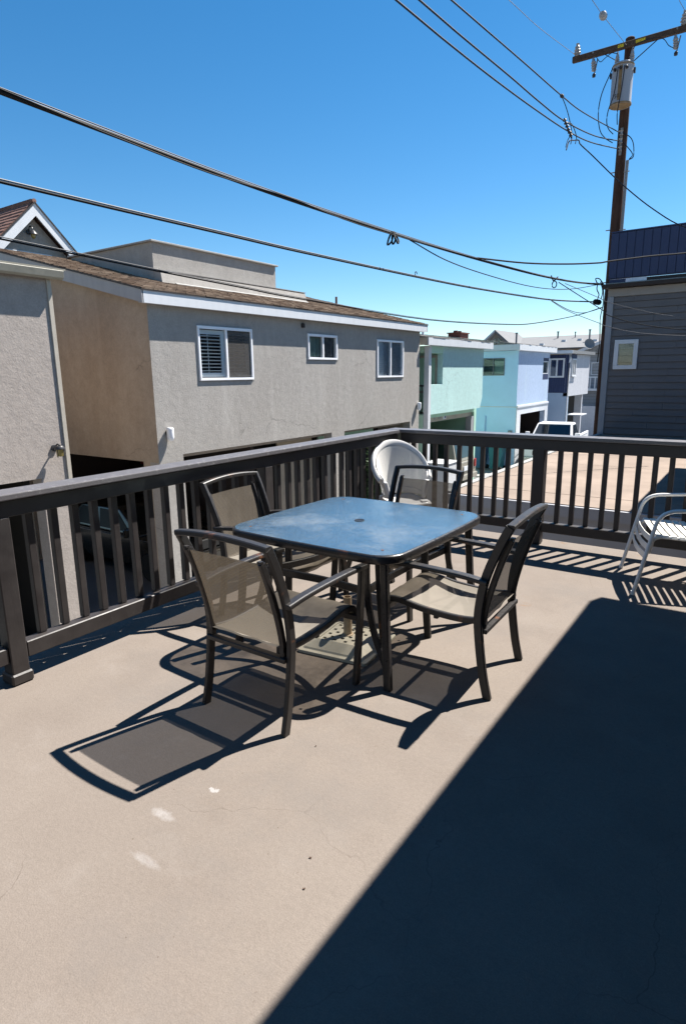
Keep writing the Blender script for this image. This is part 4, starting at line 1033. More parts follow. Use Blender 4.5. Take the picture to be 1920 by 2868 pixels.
G().box(-9.93, -7, 41.95, 42.12, GZ, -.66).build('wall', 'stucco_white', wlx); G().box(-11.0, -9.90, 41.93, 42.14, -.655, -.58).build('coping', 'trim_white', wlx)
# ------------------------------------------------------------------ dark clapboard house at the right, on the neighbour's flat roof
PZ = -.15
nb = thing('house', 'dark grey clapboard house with navy roof-deck screen at the right', 'house', (0, 14, GZ))
G().box(-3.70, 6, 8.30, 28, GZ, PZ-.05).build('garage_storey', 'wall_grey_paint', nb)
G().box(-3.80, 6, 8.10, 8.16, PZ-.16, PZ-.012).build('roof_edge_board', 'wall_grey_paint', nb)
G().box(-3.70, 6, 8.16, 8.30, GZ, PZ-.16).build('garage_wall', 'wall_grey_paint', nb)
G().box(-3.80, -3.70, 8.16, 28, PZ-.15, PZ+.02).build('coping', 'coping_grey', nb)
ys = [8.16, 8.85, 10.45, 11.95, 13.5, 15.0, 16.5, 18.0]
for a, b in zip(ys[:-1], ys[1:]):
    G().box(-3.698, 6, a, b-.012, PZ-.045, PZ+random.uniform(-.002, .002)).build('roofing_sheet', 'roofing_felt', nb)
G().box(-3.698, 6, 8.16, 18.0, PZ-.048, PZ-.010).build('roof_underlay', 'edge_dark', nb)
G().box(-3.70, 6, 18.02, 18.25, PZ, 3.70).build('wall', 'siding_grey', nb)
wall = nb.children[-1]
G().box(-3.78, -3.58, 18.25, 26, PZ, 3.70).build('side_wall', 'siding_grey', nb)
z = PZ+.02; k = 0
while z < 3.42:
    hgt = .172
    z1 = min(z+hgt, 3.44); cut = -3.645+random.uniform(.3, 1.9)
    for xa, xb in ((-3.645, cut-.002), (cut+.002, 4.0)):
        e = random.uniform(-.003, .003)
        G().prism([(18.018, z+.012), (17.978+e, z+.012), (18.004+e, z1), (18.018, z1)], 0, xa, xb).build('clapboard', 'siding_grey', wall)
    z += hgt
G().box(-3.80, -3.648, 17.955, 18.02, PZ, 3.46).build('corner_board', 'trim_bluegrey', nb, bevel=.004)
G().box(-3.80, 5, 17.972, 18.02, 3.462, 3.66).build('frieze_board', 'trim_taupe', nb, bevel=.004)
G().box(-3.92, 5, 17.75, 18.3, 3.67, 3.76).build('fascia', 'fascia_shade_brown', nb)
G().box(-3.86, 5, 17.9, 26, 3.762, 3.80).build('roof', 'coping_grey', nb)
x = -3.82; sc_n = 0
while x < -1.2:
    wd = .195
    G().box(x, x+wd-.012, 17.955, 17.985, 3.92, 5.02).build('screen_panel', 'panel_navy', nb, bevel=.003); x += wd
G().box(-3.82, 3, 17.986, 18.02, 3.90, 5.03).build('screen_frame', 'panel_navy', nb)
G().box(-3.83, 3, 17.94, 18.03, 5.032, 5.06).build('screen_cap', 'panel_navy', nb)
G().box(-3.82, -3.78, 18.02, 22, 3.9, 5.03).build('screen_side', 'panel_navy', nb)
G().box(-3.3, -2.9, 17.98, 18.02, 3.80, 3.90).build('screen_foot', 'paper', nb); G().box(-3.8, -3.4, 17.98, 18.02, 3.80, 3.89).build('screen_foot', 'panel_navy', nb); G().box(-2.9, -1, 17.99, 18.02, 3.81, 3.89).build('screen_foot', 'edge_dark', nb)
window(nb, 1, 17.97, -3.53, -2.955, 1.60, 2.36, None, inner=['room_shade'], fw=.105, mull=(), frame_mat='trim_white', out=.035)
# neighbour's upper storey, whose eave shades the right of the flat roof
G().box(-.3, 6, 8.4, 13.8, PZ, 2.5).build('upper_wall', 'siding_grey', nb); G().box(-.52, 6.2, 8.1, 14.0, 2.5, 2.7).build('upper_roof', 'coping_grey', nb)

# ------------------------------------------------------------------ utility pole
PX, PY = -3.955, 18.95
up_ = thing('utility_pole', 'brown wooden utility pole with crossarm and grey transformer', 'utility pole', (PX, PY, GZ))
G().lathe([(.165, GZ), (.15, 2), (.125, 7), (.112, 9.84), (.09, 9.86)], (PX, PY, 0), 18).build('pole', 'pole_wood', up_, smooth=40)
ca = G().box(-5.33, -2.58, PY-.20, PY-.10, 9.58, 9.72).build('crossarm', 'arm_wood', up_, bevel=.01)
for a, b in ((-4.20, -4.06), (-3.78, -3.56)): G().box(a, b, PY-.204, PY-.2005, 9.615, 9.685).build('yellow_tag', 'tag_yellow', ca)
for x in (-4.80, -2.85): G().lathe([(.02, 0), (.02, .03)], (x, PY-.20, 9.67), 8, (0, -1, 0)).build('bolt', 'galvanised', ca)
for (xa, za), (xb, zb) in (((-4.52, 9.58), (-4.0, 9.20)), ((-3.28, 9.58), (-3.88, 9.20))): G().bar([(xa, PY-.15, za), (xb, PY-.13, zb)], .035, .012).build('arm_brace', 'cable_blue', ca)
def pin_ins(x, y, z): return G().lathe([(.03, 0), (.075, .03), (.055, .06), (.095, .09), (.06, .13), (.085, .16), (.05, .20), (.07, .23), (.035, .27), (.045, .31), (.001, .33)], (x, y, z), 14).build('pin_insulator', 'porcelain', up_, smooth=30)
pin_ins(-5.22, PY-.15, 9.70); pin_ins(-2.72, PY-.15, 9.72)
for cx in (-4.74, -2.84):
    c_ = G().lathe([(.028, 0), (.065, .03), (.045, .06), (.065, .09), (.045, .12), (.065, .15), (.045, .18), (.065, .21), (.045, .24), (.03, .30)], (cx+.01, PY-.27, 9.20), 12, (-.12, 0, 1)).build('fuse_cutout', 'porcelain', up_, smooth=30)
    G().tube([(cx-.05, PY-.20, 9.56), (cx-.06, PY-.27, 9.42), (cx, PY-.27, 9.36)], .012, 6).build('bracket', 'galvanised', c_)
    G().tube([(cx+.09, PY-.30, 9.46), (cx+.03, PY-.31, 9.10)], .016, 6).build('fuse_tube', 'cable_grey', c_)
    G().lathe([(.04, 0), (.045, .06), (.02, .09)], (cx+.02, PY-.29, 9.06), 8).build('clamp', 'edge_dark', c_)
TXc, TYc = -3.985, PY-.42
tk = G().lathe([(.235, 8.19), (.255, 8.17), (.262, 8.20), (.25, 8.23), (.25, 9.03), (.262, 9.04), (.262, 9.08), (.24, 9.12), (.10, 9.15), (.001, 9.155)], (TXc, TYc, 0), 28).build('transformer', 'tank_grey', up_, smooth=35)
G().lathe([(.264, 8.175), (.264, 8.205), (.25, 8.21)], (TXc, TYc, 0), 28).build('bottom_hoop', 'tank_rust', tk, smooth=35)
G().lathe([(.266, 9.045), (.266, 9.075), (.255, 9.08)], (TXc, TYc, 0), 28).build('lid_hoop', 'tank_rust', tk, smooth=35)
g = G()   # rust stain strip down the tank
for a0, a1 in ((-98, -80),):
    rows = []
    for z_ in (8.24, 8.6, 9.02): rows.append([(TXc+.2515*math.cos(R(a)), TYc+.2515*math.sin(R(a)), z_) for a in (a0, a0+6, a1-6, a1)])
    g.sheet(rows)
g.build('rust_stain', 'tank_rust', tk, smooth=True)
for x in (TXc-.16, TXc+.19): G().lathe([(.05, 0), (.05, .10), (.065, .12), (.045, .14), (.06, .16), (.04, .18), (.05, .20), (.012, .36)], (x, TYc+.02, 9.10), 12).build('bushing', 'porcelain', tk, smooth=30)
for x in (-.14, .0, .14):
    G().lathe([(.035, 0), (.035, .06), (.02, .08)], (TXc+x, TYc-math.sqrt(.25**2-x*x), 8.95), 10, (0, -1, 0)).build('secondary_bushing', 'edge_dark', tk)
for s_ in (-1, 1): G().box(TXc+s_*.26, TXc+s_*.30, TYc-.03, TYc+.03, 8.86, 8.98).build('lid_latch', 'edge_dark', tk)
fc = bpy.data.curves.new('number', 'FONT'); fc.body = '50'; fc.size = .13; fc.align_x = 'CENTER'; fc.extrude = .002
fo = bpy.data.objects.new('number_tmp', fc); COL.objects.link(fo); dg = bpy.context.evaluated_depsgraph_get()
nm_ = bpy.data.meshes.new_from_object(fo.evaluated_get(dg)); bpy.data.objects.remove(fo)
nm_.materials.clear(); nm_.materials.append(MATS['edge_dark'])
no_ = bpy.data.objects.new('number_50', nm_); COL.objects.link(no_); no_.parent = tk
ang = R(-102); no_.location = Vector((TXc+.254*math.cos(ang), TYc+.254*math.sin(ang), 8.30))-OFF[up_.name]; no_.rotation_euler = (R(90), 0, ang+R(90))
no_['label'] = 'dark number 50 stencilled on the tank'
def lead(name, pts, y, r=.012, mat='cable_blue', parent=None):
    return G().tube(smooth_path([(x, y, z) for x, z in pts], 4), r, 6).build(name, mat, parent or up_, smooth=True)
yl = TYc-.33
lead('lead', [(-4.16, 8.97), (-4.20, 8.87), (-4.38, 8.44), (-4.43, 8.01), (-4.36, 7.61), (-4.22, 7.40), (-4.03, 7.25)], yl)
lead('lead', [(-4.03, 8.96), (-4.04, 8.83), (-4.08, 8.38), (-4.19, 8.03), (-4.21, 7.78), (-4.15, 7.59), (-4.03, 7.45)], yl)
lead('lead', [(-3.88, 8.96), (-3.89, 8.74), (-3.91, 8.46), (-3.95, 8.12), (-3.97, 7.9), (-3.95, 7.65)], yl)
lead('lead', [(-3.90, 7.61), (-3.73, 7.48), (-3.64, 7.29), (-3.62, 7.01), (-3.72, 6.95)], PY-.15)
lead('lead', [(-3.93, 7.42), (-3.79, 7.27), (-3.64, 7.06), (-3.72, 6.95)], PY-.17)
lead('jumper', [(-4.66, 9.46), (-4.55, 9.32), (-4.45, 9.37), (-4.30, 9.45), (-4.22, 9.43), (TXc-.16, 9.40)], TYc, .009)
lead('jumper', [(TXc+.19, 9.40), (-3.68, 9.50), (-3.41, 9.53), (-3.12, 9.45), (-2.98, 9.27), (-2.86, 9.18)], TYc, .009)
G().tube([(-3.76, PY-.12, 6.95), (-3.765, PY-.12, 5.0), (-3.77, PY-.12, 3.4)], .038, 10).build('riser_conduit', 'galvanised', up_, smooth=True)
for z_ in (7.62, 7.43, 7.24):
    rk = G().lathe([(.05, -.05), (.03, -.02), (.03, .02), (.05, .05)], (PX, PY-.20, z_), 10).build('spool_insulator', 'porcelain', up_, smooth=30)
G().box(PX-.03, PX+.03, PY-.16, PY-.13, 7.10, 7.75).build('rack', 'galvanised', up_)
for z_, x in ((6.73, -.2), (5.30, -.2), (3.95, -.2), (6.70, .22), (5.27, .24)): G().bar([(PX+x*.5, PY-.05, z_), (PX+x*1.15, PY-.06, z_)], .025, .025).build('step_peg', 'galvanised', up_)
jb = G().lathe([(.001, -.24), (.06, -.235), (.075, -.20), (.075, .20), (.06, .235), (.001, .24)], (-4.2, 18.6, 3.42), 12, (0, 1, .05)).build('splice_case', 'cable_black', up_, smooth=40)
for pts in ([(-4.2, 18.5, 3.92), (-4.22, 18.55, 3.75), (-4.17, 18.6, 3.62), (-4.2, 18.6, 3.48)], [(-4.15, 18.6, 3.95), (-4.1, 18.7, 3.7), (-4.14, 18.75, 3.5)], [(-4.1, 18.75, 3.8), (-4.08, 18.8, 3.4), (-4.13, 18.8, 3.0), (-4.1, 18.8, 2.4), (-4.12, 18.8, 1.8)], [(-4.2, 18.4, 3.9), (-4.25, 18.45, 4.02), (-4.18, 18.6, 4.02), (-4.1, 18.7, 3.9)]):
    G().tube(smooth_path(pts, 4), .014, 6).build('hanging_cable', 'cable_black', up_, smooth=True)

# ------------------------------------------------------------------ overhead cables
def cable(name, pts, r, mat, label, n=5, extend=True):
    P = [Vector(p) for p in pts]
    if extend:
        d = (P[0]-P[1]); k = 7.0/max(.5, d.length); P = [P[0]+d*k+Vector((0, 0, .05*k*0))] + P
    o = G().tube(smooth_path(P, n), r, 7).build(name, mat, smooth=True)
    return tag(o, label, 'cable', 'overhead cables')
W1 = [(-4.20, 2.36, 3.325), (-4.20, 3.11, 3.31), (-4.20, 4.14, 3.292), (-4.20, 5.2, 3.288), (-4.20, 6.47, 3.30), (-4.20, 8.72, 3.34), (-4.20, 11.32, 3.42), (-4.20, 13.84, 3.53), (-4.20, 16.5, 3.70), (-4.12, 18.85, 3.90)]
def shift(p, dx, dz): return [(x+dx, y, z+dz) for x, y, z in p]
wb = thing('cable_bundle', 'thick bundle of black telephone cables sagging across the sky', 'cable', (-4.2, 8, 3), group='overhead cables')
def strand(pts, r, mat, lash=None):
    P = [Vector(p) for p in pts]; d = P[0]-P[1]; P = [P[0]+d*9]+P
    return G().tube(smooth_path(P, 5), r, 7).build('strand', mat, wb, smooth=True)
strand(shift(W1, .0, .0), .0135, 'cable_black'); strand(shift(W1, -.012, .020), .006, 'cable_grey'); strand(shift(W1, .022, -.004), .009, 'cable_black'); strand(shift(W1, .010, .024), .0045, 'cable_grey')
sag2 = [(x+.03, y, z-.012-.02*math.sin(y*2.1)) for x, y, z in W1]; strand(sag2, .0055, 'cable_black')
for a_ in (-.05, .0, .05):
    G().tube(smooth_path([(-4.2, 7.30+a_*.4, 3.34), (-4.2+a_, 7.28, 3.25), (-4.2+a_*1.5, 7.30, 3.19), (-4.2+a_, 7.36, 3.24), (-4.2, 7.33, 3.34)], 4), .012, 6).build('slack_loop', 'cable_black', wb, smooth=True)
G().tube([(-4.2+.05*math.cos(a), 14.47, 3.45+.07*math.sin(a)) for a in [k*.52 for k in range(13)]], .012, 6).build('slack_loop', 'cable_black', wb, smooth=True)
G().tube(smooth_path([(-4.2, 14.2, 3.60), (-4.2, 14.4, 3.52), (-4.17, 14.6, 3.62)], 4), .014, 6).build('tie', 'cable_black', wb)
W2 = [(-4.25, 2.32, 2.81), (-4.25, 3.19, 2.815), (-4.25, 4.38, 2.825), (-4.25, 5.54, 2.835), (-4.25, 8.24, 2.885), (-4.25, 10.50, 2.95), (-4.25, 14.40, 3.12), (-4.22, 18.35, 3.40)]
wb2 = thing('cable_bundle', 'second lower cable with a pale strand for its sunlit top edge, parallel below the thick bundle', 'cable', (-4.25, 8, 2.8), group='overhead cables')
wb_keep = wb; wb = wb2
strand(W2, .0105, 'cable_black'); strand(shift(W2, .004, .016), .006, 'galvanised'); wb = wb_keep  # pale upper strand puts the cable's sunlit top edge into colour
G().tube([(-4.25, 8.04+.03*math.cos(a), 2.92+.03*math.sin(a)) for a in [k*.55 for k in range(11)]], .006, 6).build('clip', 'cable_black', wb2)
W3 = [(-4.30, 2.30, 2.47), (-4.30, 2.86, 2.45), (-4.30, 3.53, 2.425), (-4.30, 4.58, 2.395), (-4.30, 5.47, 2.37), (-4.30, 8.50, 2.34), (-4.30, 11.72, 2.45), (-4.30, 13.61, 2.58), (-4.30, 17.01, 2.97), (-4.15, 18.95, 3.30)]
wb3 = thing('cable_bundle', 'lowest black cable crossing in front of the grey house roof', 'cable', (-4.3, 8, 2.4), group='overhead cables')
wb = wb3; strand(W3, .0065, 'cable_black'); strand(shift(W3, .006, .012), .004, 'cable_grey'); wb = wb_keep
cable('cable', [(-4.20, 7.76, 3.31), (-4.20, 8.87, 3.21), (-4.20, 10.35, 3.19), (-4.20, 12.51, 3.23), (-4.20, 14.34, 3.34), (-4.20, 16.25, 3.54), (-4.18, 18.60, 3.88)], .008, 'cable_black', 'thin cable hanging slack just beneath the thick bundle near the pole', extend=False)
cable('cable', [(-4.20, 10.06, 3.40), (-3.64, 10.80, 3.36), (-3.14, 11.48, 3.38), (-2.74, 12.01, 3.425), (-2.60, 12.19, 3.46), (-2.05, 12.93, 3.59), (-1.56, 13.58, 3.68), (-.6, 14.85, 3.9)], .014, 'cable_black', 'heavy black service cable crossing in front of the navy screen', extend=False)
cable('cable', [(-4.20, 14.79, 3.53), (-3.70, 15.11, 3.17), (-3.33, 15.34, 2.91), (-3.20, 15.42, 2.79), (-2.59, 15.81, 2.59), (-1.72, 16.36, 2.45), (-.8, 16.9, 2.4)], .010, 'cable_black', 'black drop wire crossing the clapboard above the small window', extend=False)
cable('cable', [(-4.20, 15.31, 3.56), (-3.52, 15.68, 3.23), (-3.31, 15.80, 3.12), (-2.47, 16.26, 2.87), (-1.78, 16.65, 2.75), (-.8, 17.2, 2.7)], .007, 'cable_grey', 'thin grey drop wire, uppermost over the clapboard wall', extend=False)
cable('cable', [(-4.20, 14.32, 3.09), (-3.90, 14.53, 2.88), (-3.31, 14.94, 2.61), (-3.11, 15.08, 2.52), (-2.52, 15.49, 2.38), (-1.68, 16.08, 2.31), (-.8, 16.7, 2.3)], .007, 'cable_grey', 'thin grey drop wire, lowest over the clapboard wall', extend=False)
cable('cable', [(-4.20, 14.32, 3.10), (-4.20, 15.63, 3.01), (-4.20, 16.81, 3.01), (-4.20, 17.89, 3.12), (-4.15, 19.0, 3.30)], .008, 'cable_black', 'short slack wire looping to the pole below the splice case', extend=False)
cable('cable', [(-4.10, 7.19, 5.81), (-4.10, 8.59, 5.90), (-4.10, 10.35, 6.04), (-4.10, 12.31, 6.23), (-4.10, 14.32, 6.46), (-4.10, 16.30, 6.77), (-3.98, 18.75, 7.24)], .013, 'cable_blue', 'lowest of three power wires rising out of the top of the picture')
cable('cable', [(-4.10, 7.76, 6.05), (-4.10, 9.00, 6.14), (-4.10, 10.92, 6.30), (-4.10, 12.54, 6.42), (-4.10, 14.15, 6.58), (-4.10, 16.66, 7.00), (-3.98, 18.75, 7.43)], .013, 'cable_blue', 'middle of three power wires rising out of the top of the picture')
cable('cable', [(-4.10, 8.66, 6.43), (-4.10, 9.85, 6.55), (-4.10, 11.62, 6.73), (-4.10, 13.87, 6.95), (-4.10, 15.57, 7.16), (-3.98, 18.75, 7.62)], .012, 'cable_blue', 'topmost of three power wires rising out of the top of the picture')
cable('cable', [(-5.30, 13.93, 8.99), (-5.30, 15.93, 9.27), (-5.24, 18.70, 9.72)], .006, 'cable_grey', 'thin high wire ending at the left insulator of the crossarm')
u5 = cable('cable', [(-4.05, 15.41, 9.25), (-4.05, 16.46, 9.37), (-3.98, 18.80, 9.62)], .006, 'cable_grey', 'thin high wire with a round insulator ending at the pole top')
G().lathe([(.001, -.11), (.07, -.09), (.085, -.03), (.06, 0), (.085, .03), (.07, .09), (.001, .11)], (-4.05, 16.46, 9.37), 12, (0, 1, .1)).build('strain_insulator', 'porcelain', u5, smooth=35)
cable('cable', [(-2.75, 17.0, 9.78), (-2.75, 17.92, 9.90), (-2.72, 18.8, 10.02)], .006, 'cable_grey', 'thin high wire in the top right corner ending at the right insulator')
dw = cable('cable', [(-4.10, 14.40, 6.11), (-4.11, 14.62, 6.34), (-4.12, 15.0, 6.46), (-4.15, 15.5, 6.60), (-4.20, 15.84, 6.62), (-3.95, 15.90, 6.37), (-3.29, 16.04, 5.69), (-2.60, 16.19, 5.08), (-1.93, 16.34, 4.64), (-.9, 16.5, 4.3)], .013, 'cable_blue', 'drop wire falling from the power wires to the right over the navy screen', extend=False)
sp = G()
for k in range(6):
    z_ = 6.60-.035*k; sp.lathe([(.02, -.02), (.04, 0), (.02, .02)], (-4.10+.006*k, 14.15+.08*k, z_), 8, (0, .9, -.4))
sp.tube([(-4.1, 14.12, 6.62), (-4.08, 14.65, 6.40)], .014, 6); sp.build('spreader', 'edge_dark', dw)
for pts in ([(-4.10, 13.87, 6.94), (-4.10, 14.2, 6.85), (-4.10, 14.48, 6.72), (-4.10, 14.75, 6.5), (-4.1, 14.7, 6.3)], [(-4.10, 14.6, 6.42), (-4.10, 14.45, 6.30), (-4.10, 14.35, 6.15)], [(-4.1, 14.3, 6.6), (-4.1, 14.7, 6.68), (-4.1, 15.1, 6.56), (-4.1, 15.05, 6.4)]):
    G().tube(smooth_path(pts, 4), .009, 6).build('tail', 'cable_blue', dw, smooth=True)
G().lathe([(.03, -.05), (.04, 0), (.03, .05)], (-4.10, 13.87, 6.95), 8, (0, 1, .1)).build('connector', 'edge_dark', dw)
# ------------------------------------------------------------------ vehicles (local: +y is forward)
def wheel(parent, x, y, r, wd):
    s = 1 if x > 0 else -1
    wlo = G().lathe([(r*.62, -wd/2), (r*.92, -wd/2), (r, -wd*.3), (r, wd*.3), (r*.92, wd/2), (r*.62, wd/2)], (x, y, r), 24, (1, 0, 0)).build('wheel', 'tyre', parent, smooth=40)
    G().lathe([(.001, .01), (r*.22, .02), (r*.5, -.01), (r*.63, .03), (r*.64, -.06), (.001, -.06)], (x+s*wd*.36, y, r), 20, (s, 0, 0)).build('rim', 'chrome', wlo, smooth=40)
def car(name, label, cat, loc, rotz, L, W, Hh, paint, kind, gm='car_glass'):
    t = thing(name, label, cat, loc, rotz, local=True)
    hw = W/2; r = .36 if kind != 'sedan' else .32
    def sec(y, zb, zs, w, tuck=.06):
        return [(-w+.05, y, zb), (w-.05, y, zb), (w, y, zb+.16), (w+.015, y, (zb+zs)/2), (w-.02, y, zs-.04), (w-tuck-.03, y, zs), (-w+tuck+.03, y, zs), (-w+.02, y, zs-.04), (-w-.015, y, (zb+zs)/2), (-w, y, zb+.16)]
    F, B = L/2, -L/2
    if kind == 'pickup':
        zh, zs = 1.14, 1.20
        secs = [sec(F, .48, 1.06, hw*.86), sec(F-.12, .40, 1.20, hw*.96), sec(F-.8, .36, 1.29, hw), sec(F-1.55, .36, 1.34, hw), sec(F-1.6, .36, 1.36, hw), sec(-.55, .36, 1.36, hw)]
        cab = (F-1.50, F-2.12, -.20, -.45); roof = Hh; belt = 1.36
    elif kind == 'suv':
        secs = [sec(F, .48, .85, hw*.86), sec(F-.15, .36, .98, hw*.96), sec(F-.9, .34, 1.08, hw), sec(F-1.3, .34, 1.12, hw), sec(B+.15, .36, 1.16, hw), sec(B, .50, 1.10, hw*.94)]
        cab = (F-1.15, F-1.85, B+.28, B+.05); roof = Hh; belt = 1.14
    else:
        secs = [sec(F, .42, .66, hw*.82), sec(F-.2, .30, .78, hw*.95), sec(F-1.1, .28, .90, hw), sec(F-1.5, .28, .95, hw), sec(B+.9, .28, .97, hw), sec(B+.15, .32, .92, hw*.95), sec(B, .45, .80, hw*.86)]
        cab = (F-1.25, F-2.05, B+1.15, B+.55); roof = Hh; belt = .95
    body = G().loft(secs).build('body', paint, t, smooth=35, bevel=.02, seg=2)
    a, b, c, d = cab; wb_, wt = hw-.06, hw-.20
    def cs_(y, w, z): return [(-w, y, z), (w, y, z)]
    g = G()
    lo = [(-wb_, a, belt-.02), (wb_, a, belt-.02), (wb_, d, belt-.02), (-wb_, d, belt-.02)]
    hi = [(-wt, b, roof-.03), (wt, b, roof-.03), (wt, c, roof-.03), (-wt, c, roof-.03)]
    tp = [(-wt+.10, b-.14, roof), (wt-.10, b-.14, roof), (wt-.10, c+.12, roof), (-wt+.10, c+.12, roof)]
    g.loft([lo, hi, tp]).build('cabin', paint, t, smooth=30, bevel=.03, seg=3)
    def lerp(p, q, f_): return tuple(p[i]+(q[i]-p[i])*f_ for i in range(3))
    def pane(q, nrm, name='window', inset=.0, mat=gm):
        n_ = Vector(nrm).normalized(); v = [Vector(p)+n_*.012 for p in q]; w_ = [p-n_*.02 for p in v]
        G().loft([v, w_]).build(name, mat, t)
    def quad(A, Bq, C, D, u0, u1, v0, v1):
        f = lambda u, v: lerp(lerp(A, Bq, u), lerp(D, C, u), v)
        return [f(u0, v0), f(u1, v0), f(u1, v1), f(u0, v1)]
    nrm = lambda q: (Vector(q[1])-Vector(q[0])).cross(Vector(q[3])-Vector(q[0]))
    q = quad(lo[1], lo[0], hi[0], hi[1], .05, .95, .08, .93); pane(q, (0, 1, .6), 'windscreen')
    q = quad(lo[3], lo[2], hi[2], hi[3], .07, .93, .15, .90); pane(q, (0, -1, .3), 'rear_window')
    for s, (A, Bq, C, D) in ((1, (lo[1], lo[2], hi[2], hi[1])), (-1, (lo[0], lo[3], hi[3], hi[0]))):
        for u0, u1 in (((.10, .50), (.56, .92)) if kind != 'pickup' else ((.10, .60), (.66, .93))):
            q = quad(A, Bq, C, D, u0, u1, .12, .90); pane(q, (s, 0, .3), 'side_window')
        ym = a-.12
        m_ = G().obox((s*(hw+.13), ym, belt+.10), (.20, .10, .20)).build('mirror', paint, t, bevel=.03, seg=2)
        G().tube([(s*(hw-.05), ym-.02, belt+.02), (s*(hw+.08), ym, belt+.06)], .022, 6).build('mirror_arm', 'tyre', m_)
        for f_ in ((.30,) if kind == 'pickup' else (.42, .85)):
            yy = a+(d-a)*(f_+.08); G().obox((s*(hw+.018), yy, belt-.18), (.02, .16, .03)).build('door_handle', 'chrome' if kind == 'sedan' else paint, t, bevel=.006)
        for yy in (F-.02,): G().obox((s*(hw*.66), yy-.01, secs[1][5][2]-.20), (hw*.42, .06, .16)).build('headlight', 'lamp_clear', t, bevel=.02)
        G().obox((s*(hw*.84), B+.0, (.98 if kind == 'suv' else .86 if kind == 'pickup' else .74)), (.16, .06, .30 if kind != 'sedan' else .14)).build('tail_light', 'lamp_red', t, bevel=.02)
        for yy in (F-.90, B+.95): wheel(t, s*(hw-.10), yy, r, .24)
        G().box(s*(hw+.010), s*(hw+.022), B+.4, F-.4, belt-.06, belt-.045).build('side_trim', 'chrome' if kind == 'sedan' else paint, t)
    G().obox((0, F+.02, .52), (W*.92, .14, .20)).build('front_bumper', 'chrome' if kind == 'pickup' else paint, t, bevel=.03, seg=2)
    G().obox((0, B-.02, .55), (W*.92, .14, .20)).build('rear_bumper', 'chrome' if kind == 'pickup' else paint, t, bevel=.03, seg=2)
    G().obox((0, F-.01, .80), (W*.46, .06, .20)).build('grille', 'tyre', t, bevel=.01)
    if kind == 'suv': G().obox((0, B-.02, .86), (.52, .02, .16)).build('licence_plate', 'paper', t)
    if kind == 'pickup':
        y0, y1 = B+.02, -.62
        for s in (-1, 1): G().loft([[(s*hw, y0, .45), (s*hw, y1, .45), (s*(hw+.01), y1, .85), (s*(hw+.01), y0, .85), ], [(s*(hw-.09), y0, .45), (s*(hw-.09), y1, .45), (s*(hw-.09), y1, .85), (s*(hw-.09), y0, .85)]]).box(s*(hw-.09), s*(hw+.005), y0, y1, .85, 1.36).build('bed_side', paint, t, bevel=.012)
        G().box(-hw+.09, hw-.09, y0, y1, .60, .66).build('bed_floor', 'tyre', t); G().box(-hw+.09, hw-.09, y0, y0+.07, .55, 1.20).build('tailgate', paint, t, bevel=.012)
        G().box(-hw+.09, hw-.09, y1-.05, y1, .60, 1.2).build('bed_front', paint, t)
    return t
car('pickup_truck', 'white pickup truck parked in front of the blue garage', 'truck', (-7.93, 29.15, GZ+.03), R(184), 5.4, 1.92, 1.95, 'car_white', 'pickup')
car('sedan', 'dark car in the shade of the carport under the grey house', 'car', (-11.75, 8.72, GZ), R(-90), 4.6, 1.78, 1.46, 'car_black', 'sedan', 'car_glass_shade')
car('suv', 'tan sport utility vehicle backed into the mint green garage', 'car', (-11.05, 20.75, GZ), R(90), 4.5, 1.85, 2.05, 'car_tan', 'suv')

# ------------------------------------------------------------------ bins, boxes, plants along the alley
def bin_(x, y, mat, label, h=1.05):
    b = thing('wheeled_bin', label, 'bin', (x, y, GZ+.03), R(90), local=True)
    G().loft([[(-.22, -.22, .08), (.22, -.22, .08), (.22, .22, .08), (-.22, .22, .08)], [(-.29, -.32, h), (.29, -.32, h), (.29, .30, h), (-.29, .30, h)]]).build('body', mat, b, bevel=.02, seg=2)
    G().loft([[(-.30, -.36, h+.005), (.30, -.36, h+.005), (.30, .32, h+.005), (-.30, .32, h+.005)], [(-.26, -.30, h+.08), (.26, -.30, h+.08), (.26, .26, h+.08), (-.26, .26, h+.08)]]).build('lid', mat, b, bevel=.015, seg=2)
    for s in (-1, 1): G().lathe([(.10, -.025), (.10, .025)], (s*.26, -.24, .10), 16, (1, 0, 0)).build('wheel', 'tyre', b)
    G().tube([(-.24, -.40, h-.02), (.24, -.40, h-.02)], .016, 8).build('handle', mat, b)
bin_(-9.55, 25.85, 'bin_teal', 'teal wheeled bin beside the teal wall'); bin_(-10.35, 25.9, 'bin_blue', 'blue wheeled bin left of the teal bin')
ac = thing('utility_box', 'white metal utility box standing by the mint garage', 'box', (-8.3, 17.6, GZ+.03), local=True)
G().box(-.35, .35, -.45, .45, 0, 1.45).build('cabinet', 'trim_white', ac, bevel=.02); G().box(-.37, .37, -.47, .47, 1.452, 1.50).build('lid', 'trim_white', ac, bevel=.01)
bp_ = thing('brick_pile', 'stack of loose red bricks by the utility box', 'bricks', (-7.6, 15.6, GZ+.03), local=True)
bm0 = None
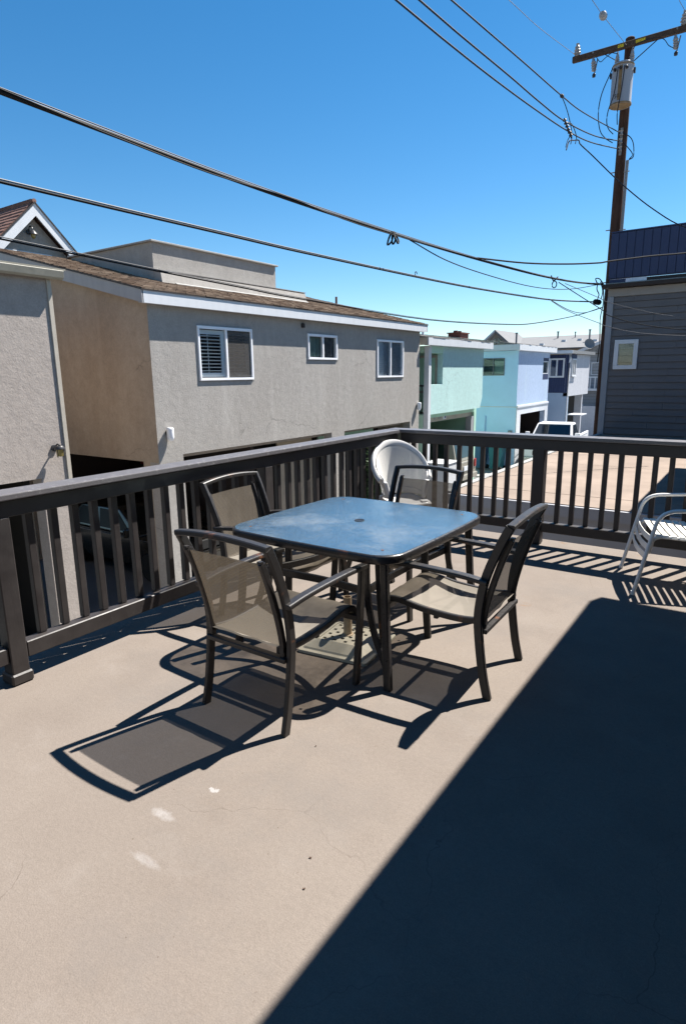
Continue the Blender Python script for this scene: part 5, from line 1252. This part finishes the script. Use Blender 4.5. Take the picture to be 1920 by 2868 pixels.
for lay in range(5):
    for i in range(6-lay//2):
        for j in range(3):
            if random.random() < .12*lay: continue
            if bm0 is None:
                o = G().box(-.10, .10, -.048, .048, 0, .06).build('brick', 'brick_red', bp_, bevel=.004); bm0 = o
            else:
                o = bm0.copy(); COL.objects.link(o); o.parent = bp_
            o.location = ((j-1)*.22+random.uniform(-.01, .01), (i-2.5)*.11+random.uniform(-.01, .01), lay*.063); o.rotation_euler = (0, 0, random.uniform(-.12, .12))
def shrub(x, y, z0, h, r, n, label, mat):
    t_ = thing('shrub', label, 'shrub', (x, y, z0), local=True)
    g = G()
    for k in range(5):
        a = random.uniform(0, 6.28); g.tube(smooth_path([(0, 0, 0), (r*.3*math.cos(a), r*.3*math.sin(a), h*.4), (r*.6*math.cos(a), r*.6*math.sin(a), h*.85)], 3), .012, 5)
    g.build('stem', 'stem', t_)
    g = G()
    for k in range(n):
        a = random.uniform(0, 6.28); q = random.random()**.6; zz = h*random.uniform(.15, 1.0); rr = r*q*(1-.4*abs(zz/h-.55))
        c_ = Vector((rr*math.cos(a), rr*math.sin(a), zz)); e = Euler((random.uniform(-1, 1), random.uniform(-1, 1), a)).to_matrix(); l, w_ = random.uniform(.05, .10), random.uniform(.018, .032)
        g.add([c_+e @ Vector(p) for p in ((-l, 0, 0), (0, -w_, .01), (l, 0, -.02), (0, w_, .01))], [(0, 1, 2, 3)])
    o = g.build('foliage', mat, t_); o['kind'] = 'stuff'
shrub(-8.55, 14.3, GZ+.03, 2.35, .5, 900, 'green leafy shrub at the foot of the grey house, seen through the railing', 'leaf')
shrub(-8.6, 15.3, GZ+.03, 1.8, .45, 600, 'lower pale green shrub right of the taller shrub by the grey house', 'leaf_light')
pc = thing('planter', 'pale concrete planter box holding the shrubs', 'planter', (-8.55, 14.8, GZ+.03), local=True)
G().loft([[(-.32, -1.0, 0), (.32, -1.0, 0), (.32, 1.0, 0), (-.32, 1.0, 0)], [(-.36, -1.05, .5), (.36, -1.05, .5), (.36, 1.05, .5), (-.36, 1.05, .5)]]).build('box', 'trim_white', pc, bevel=.01)
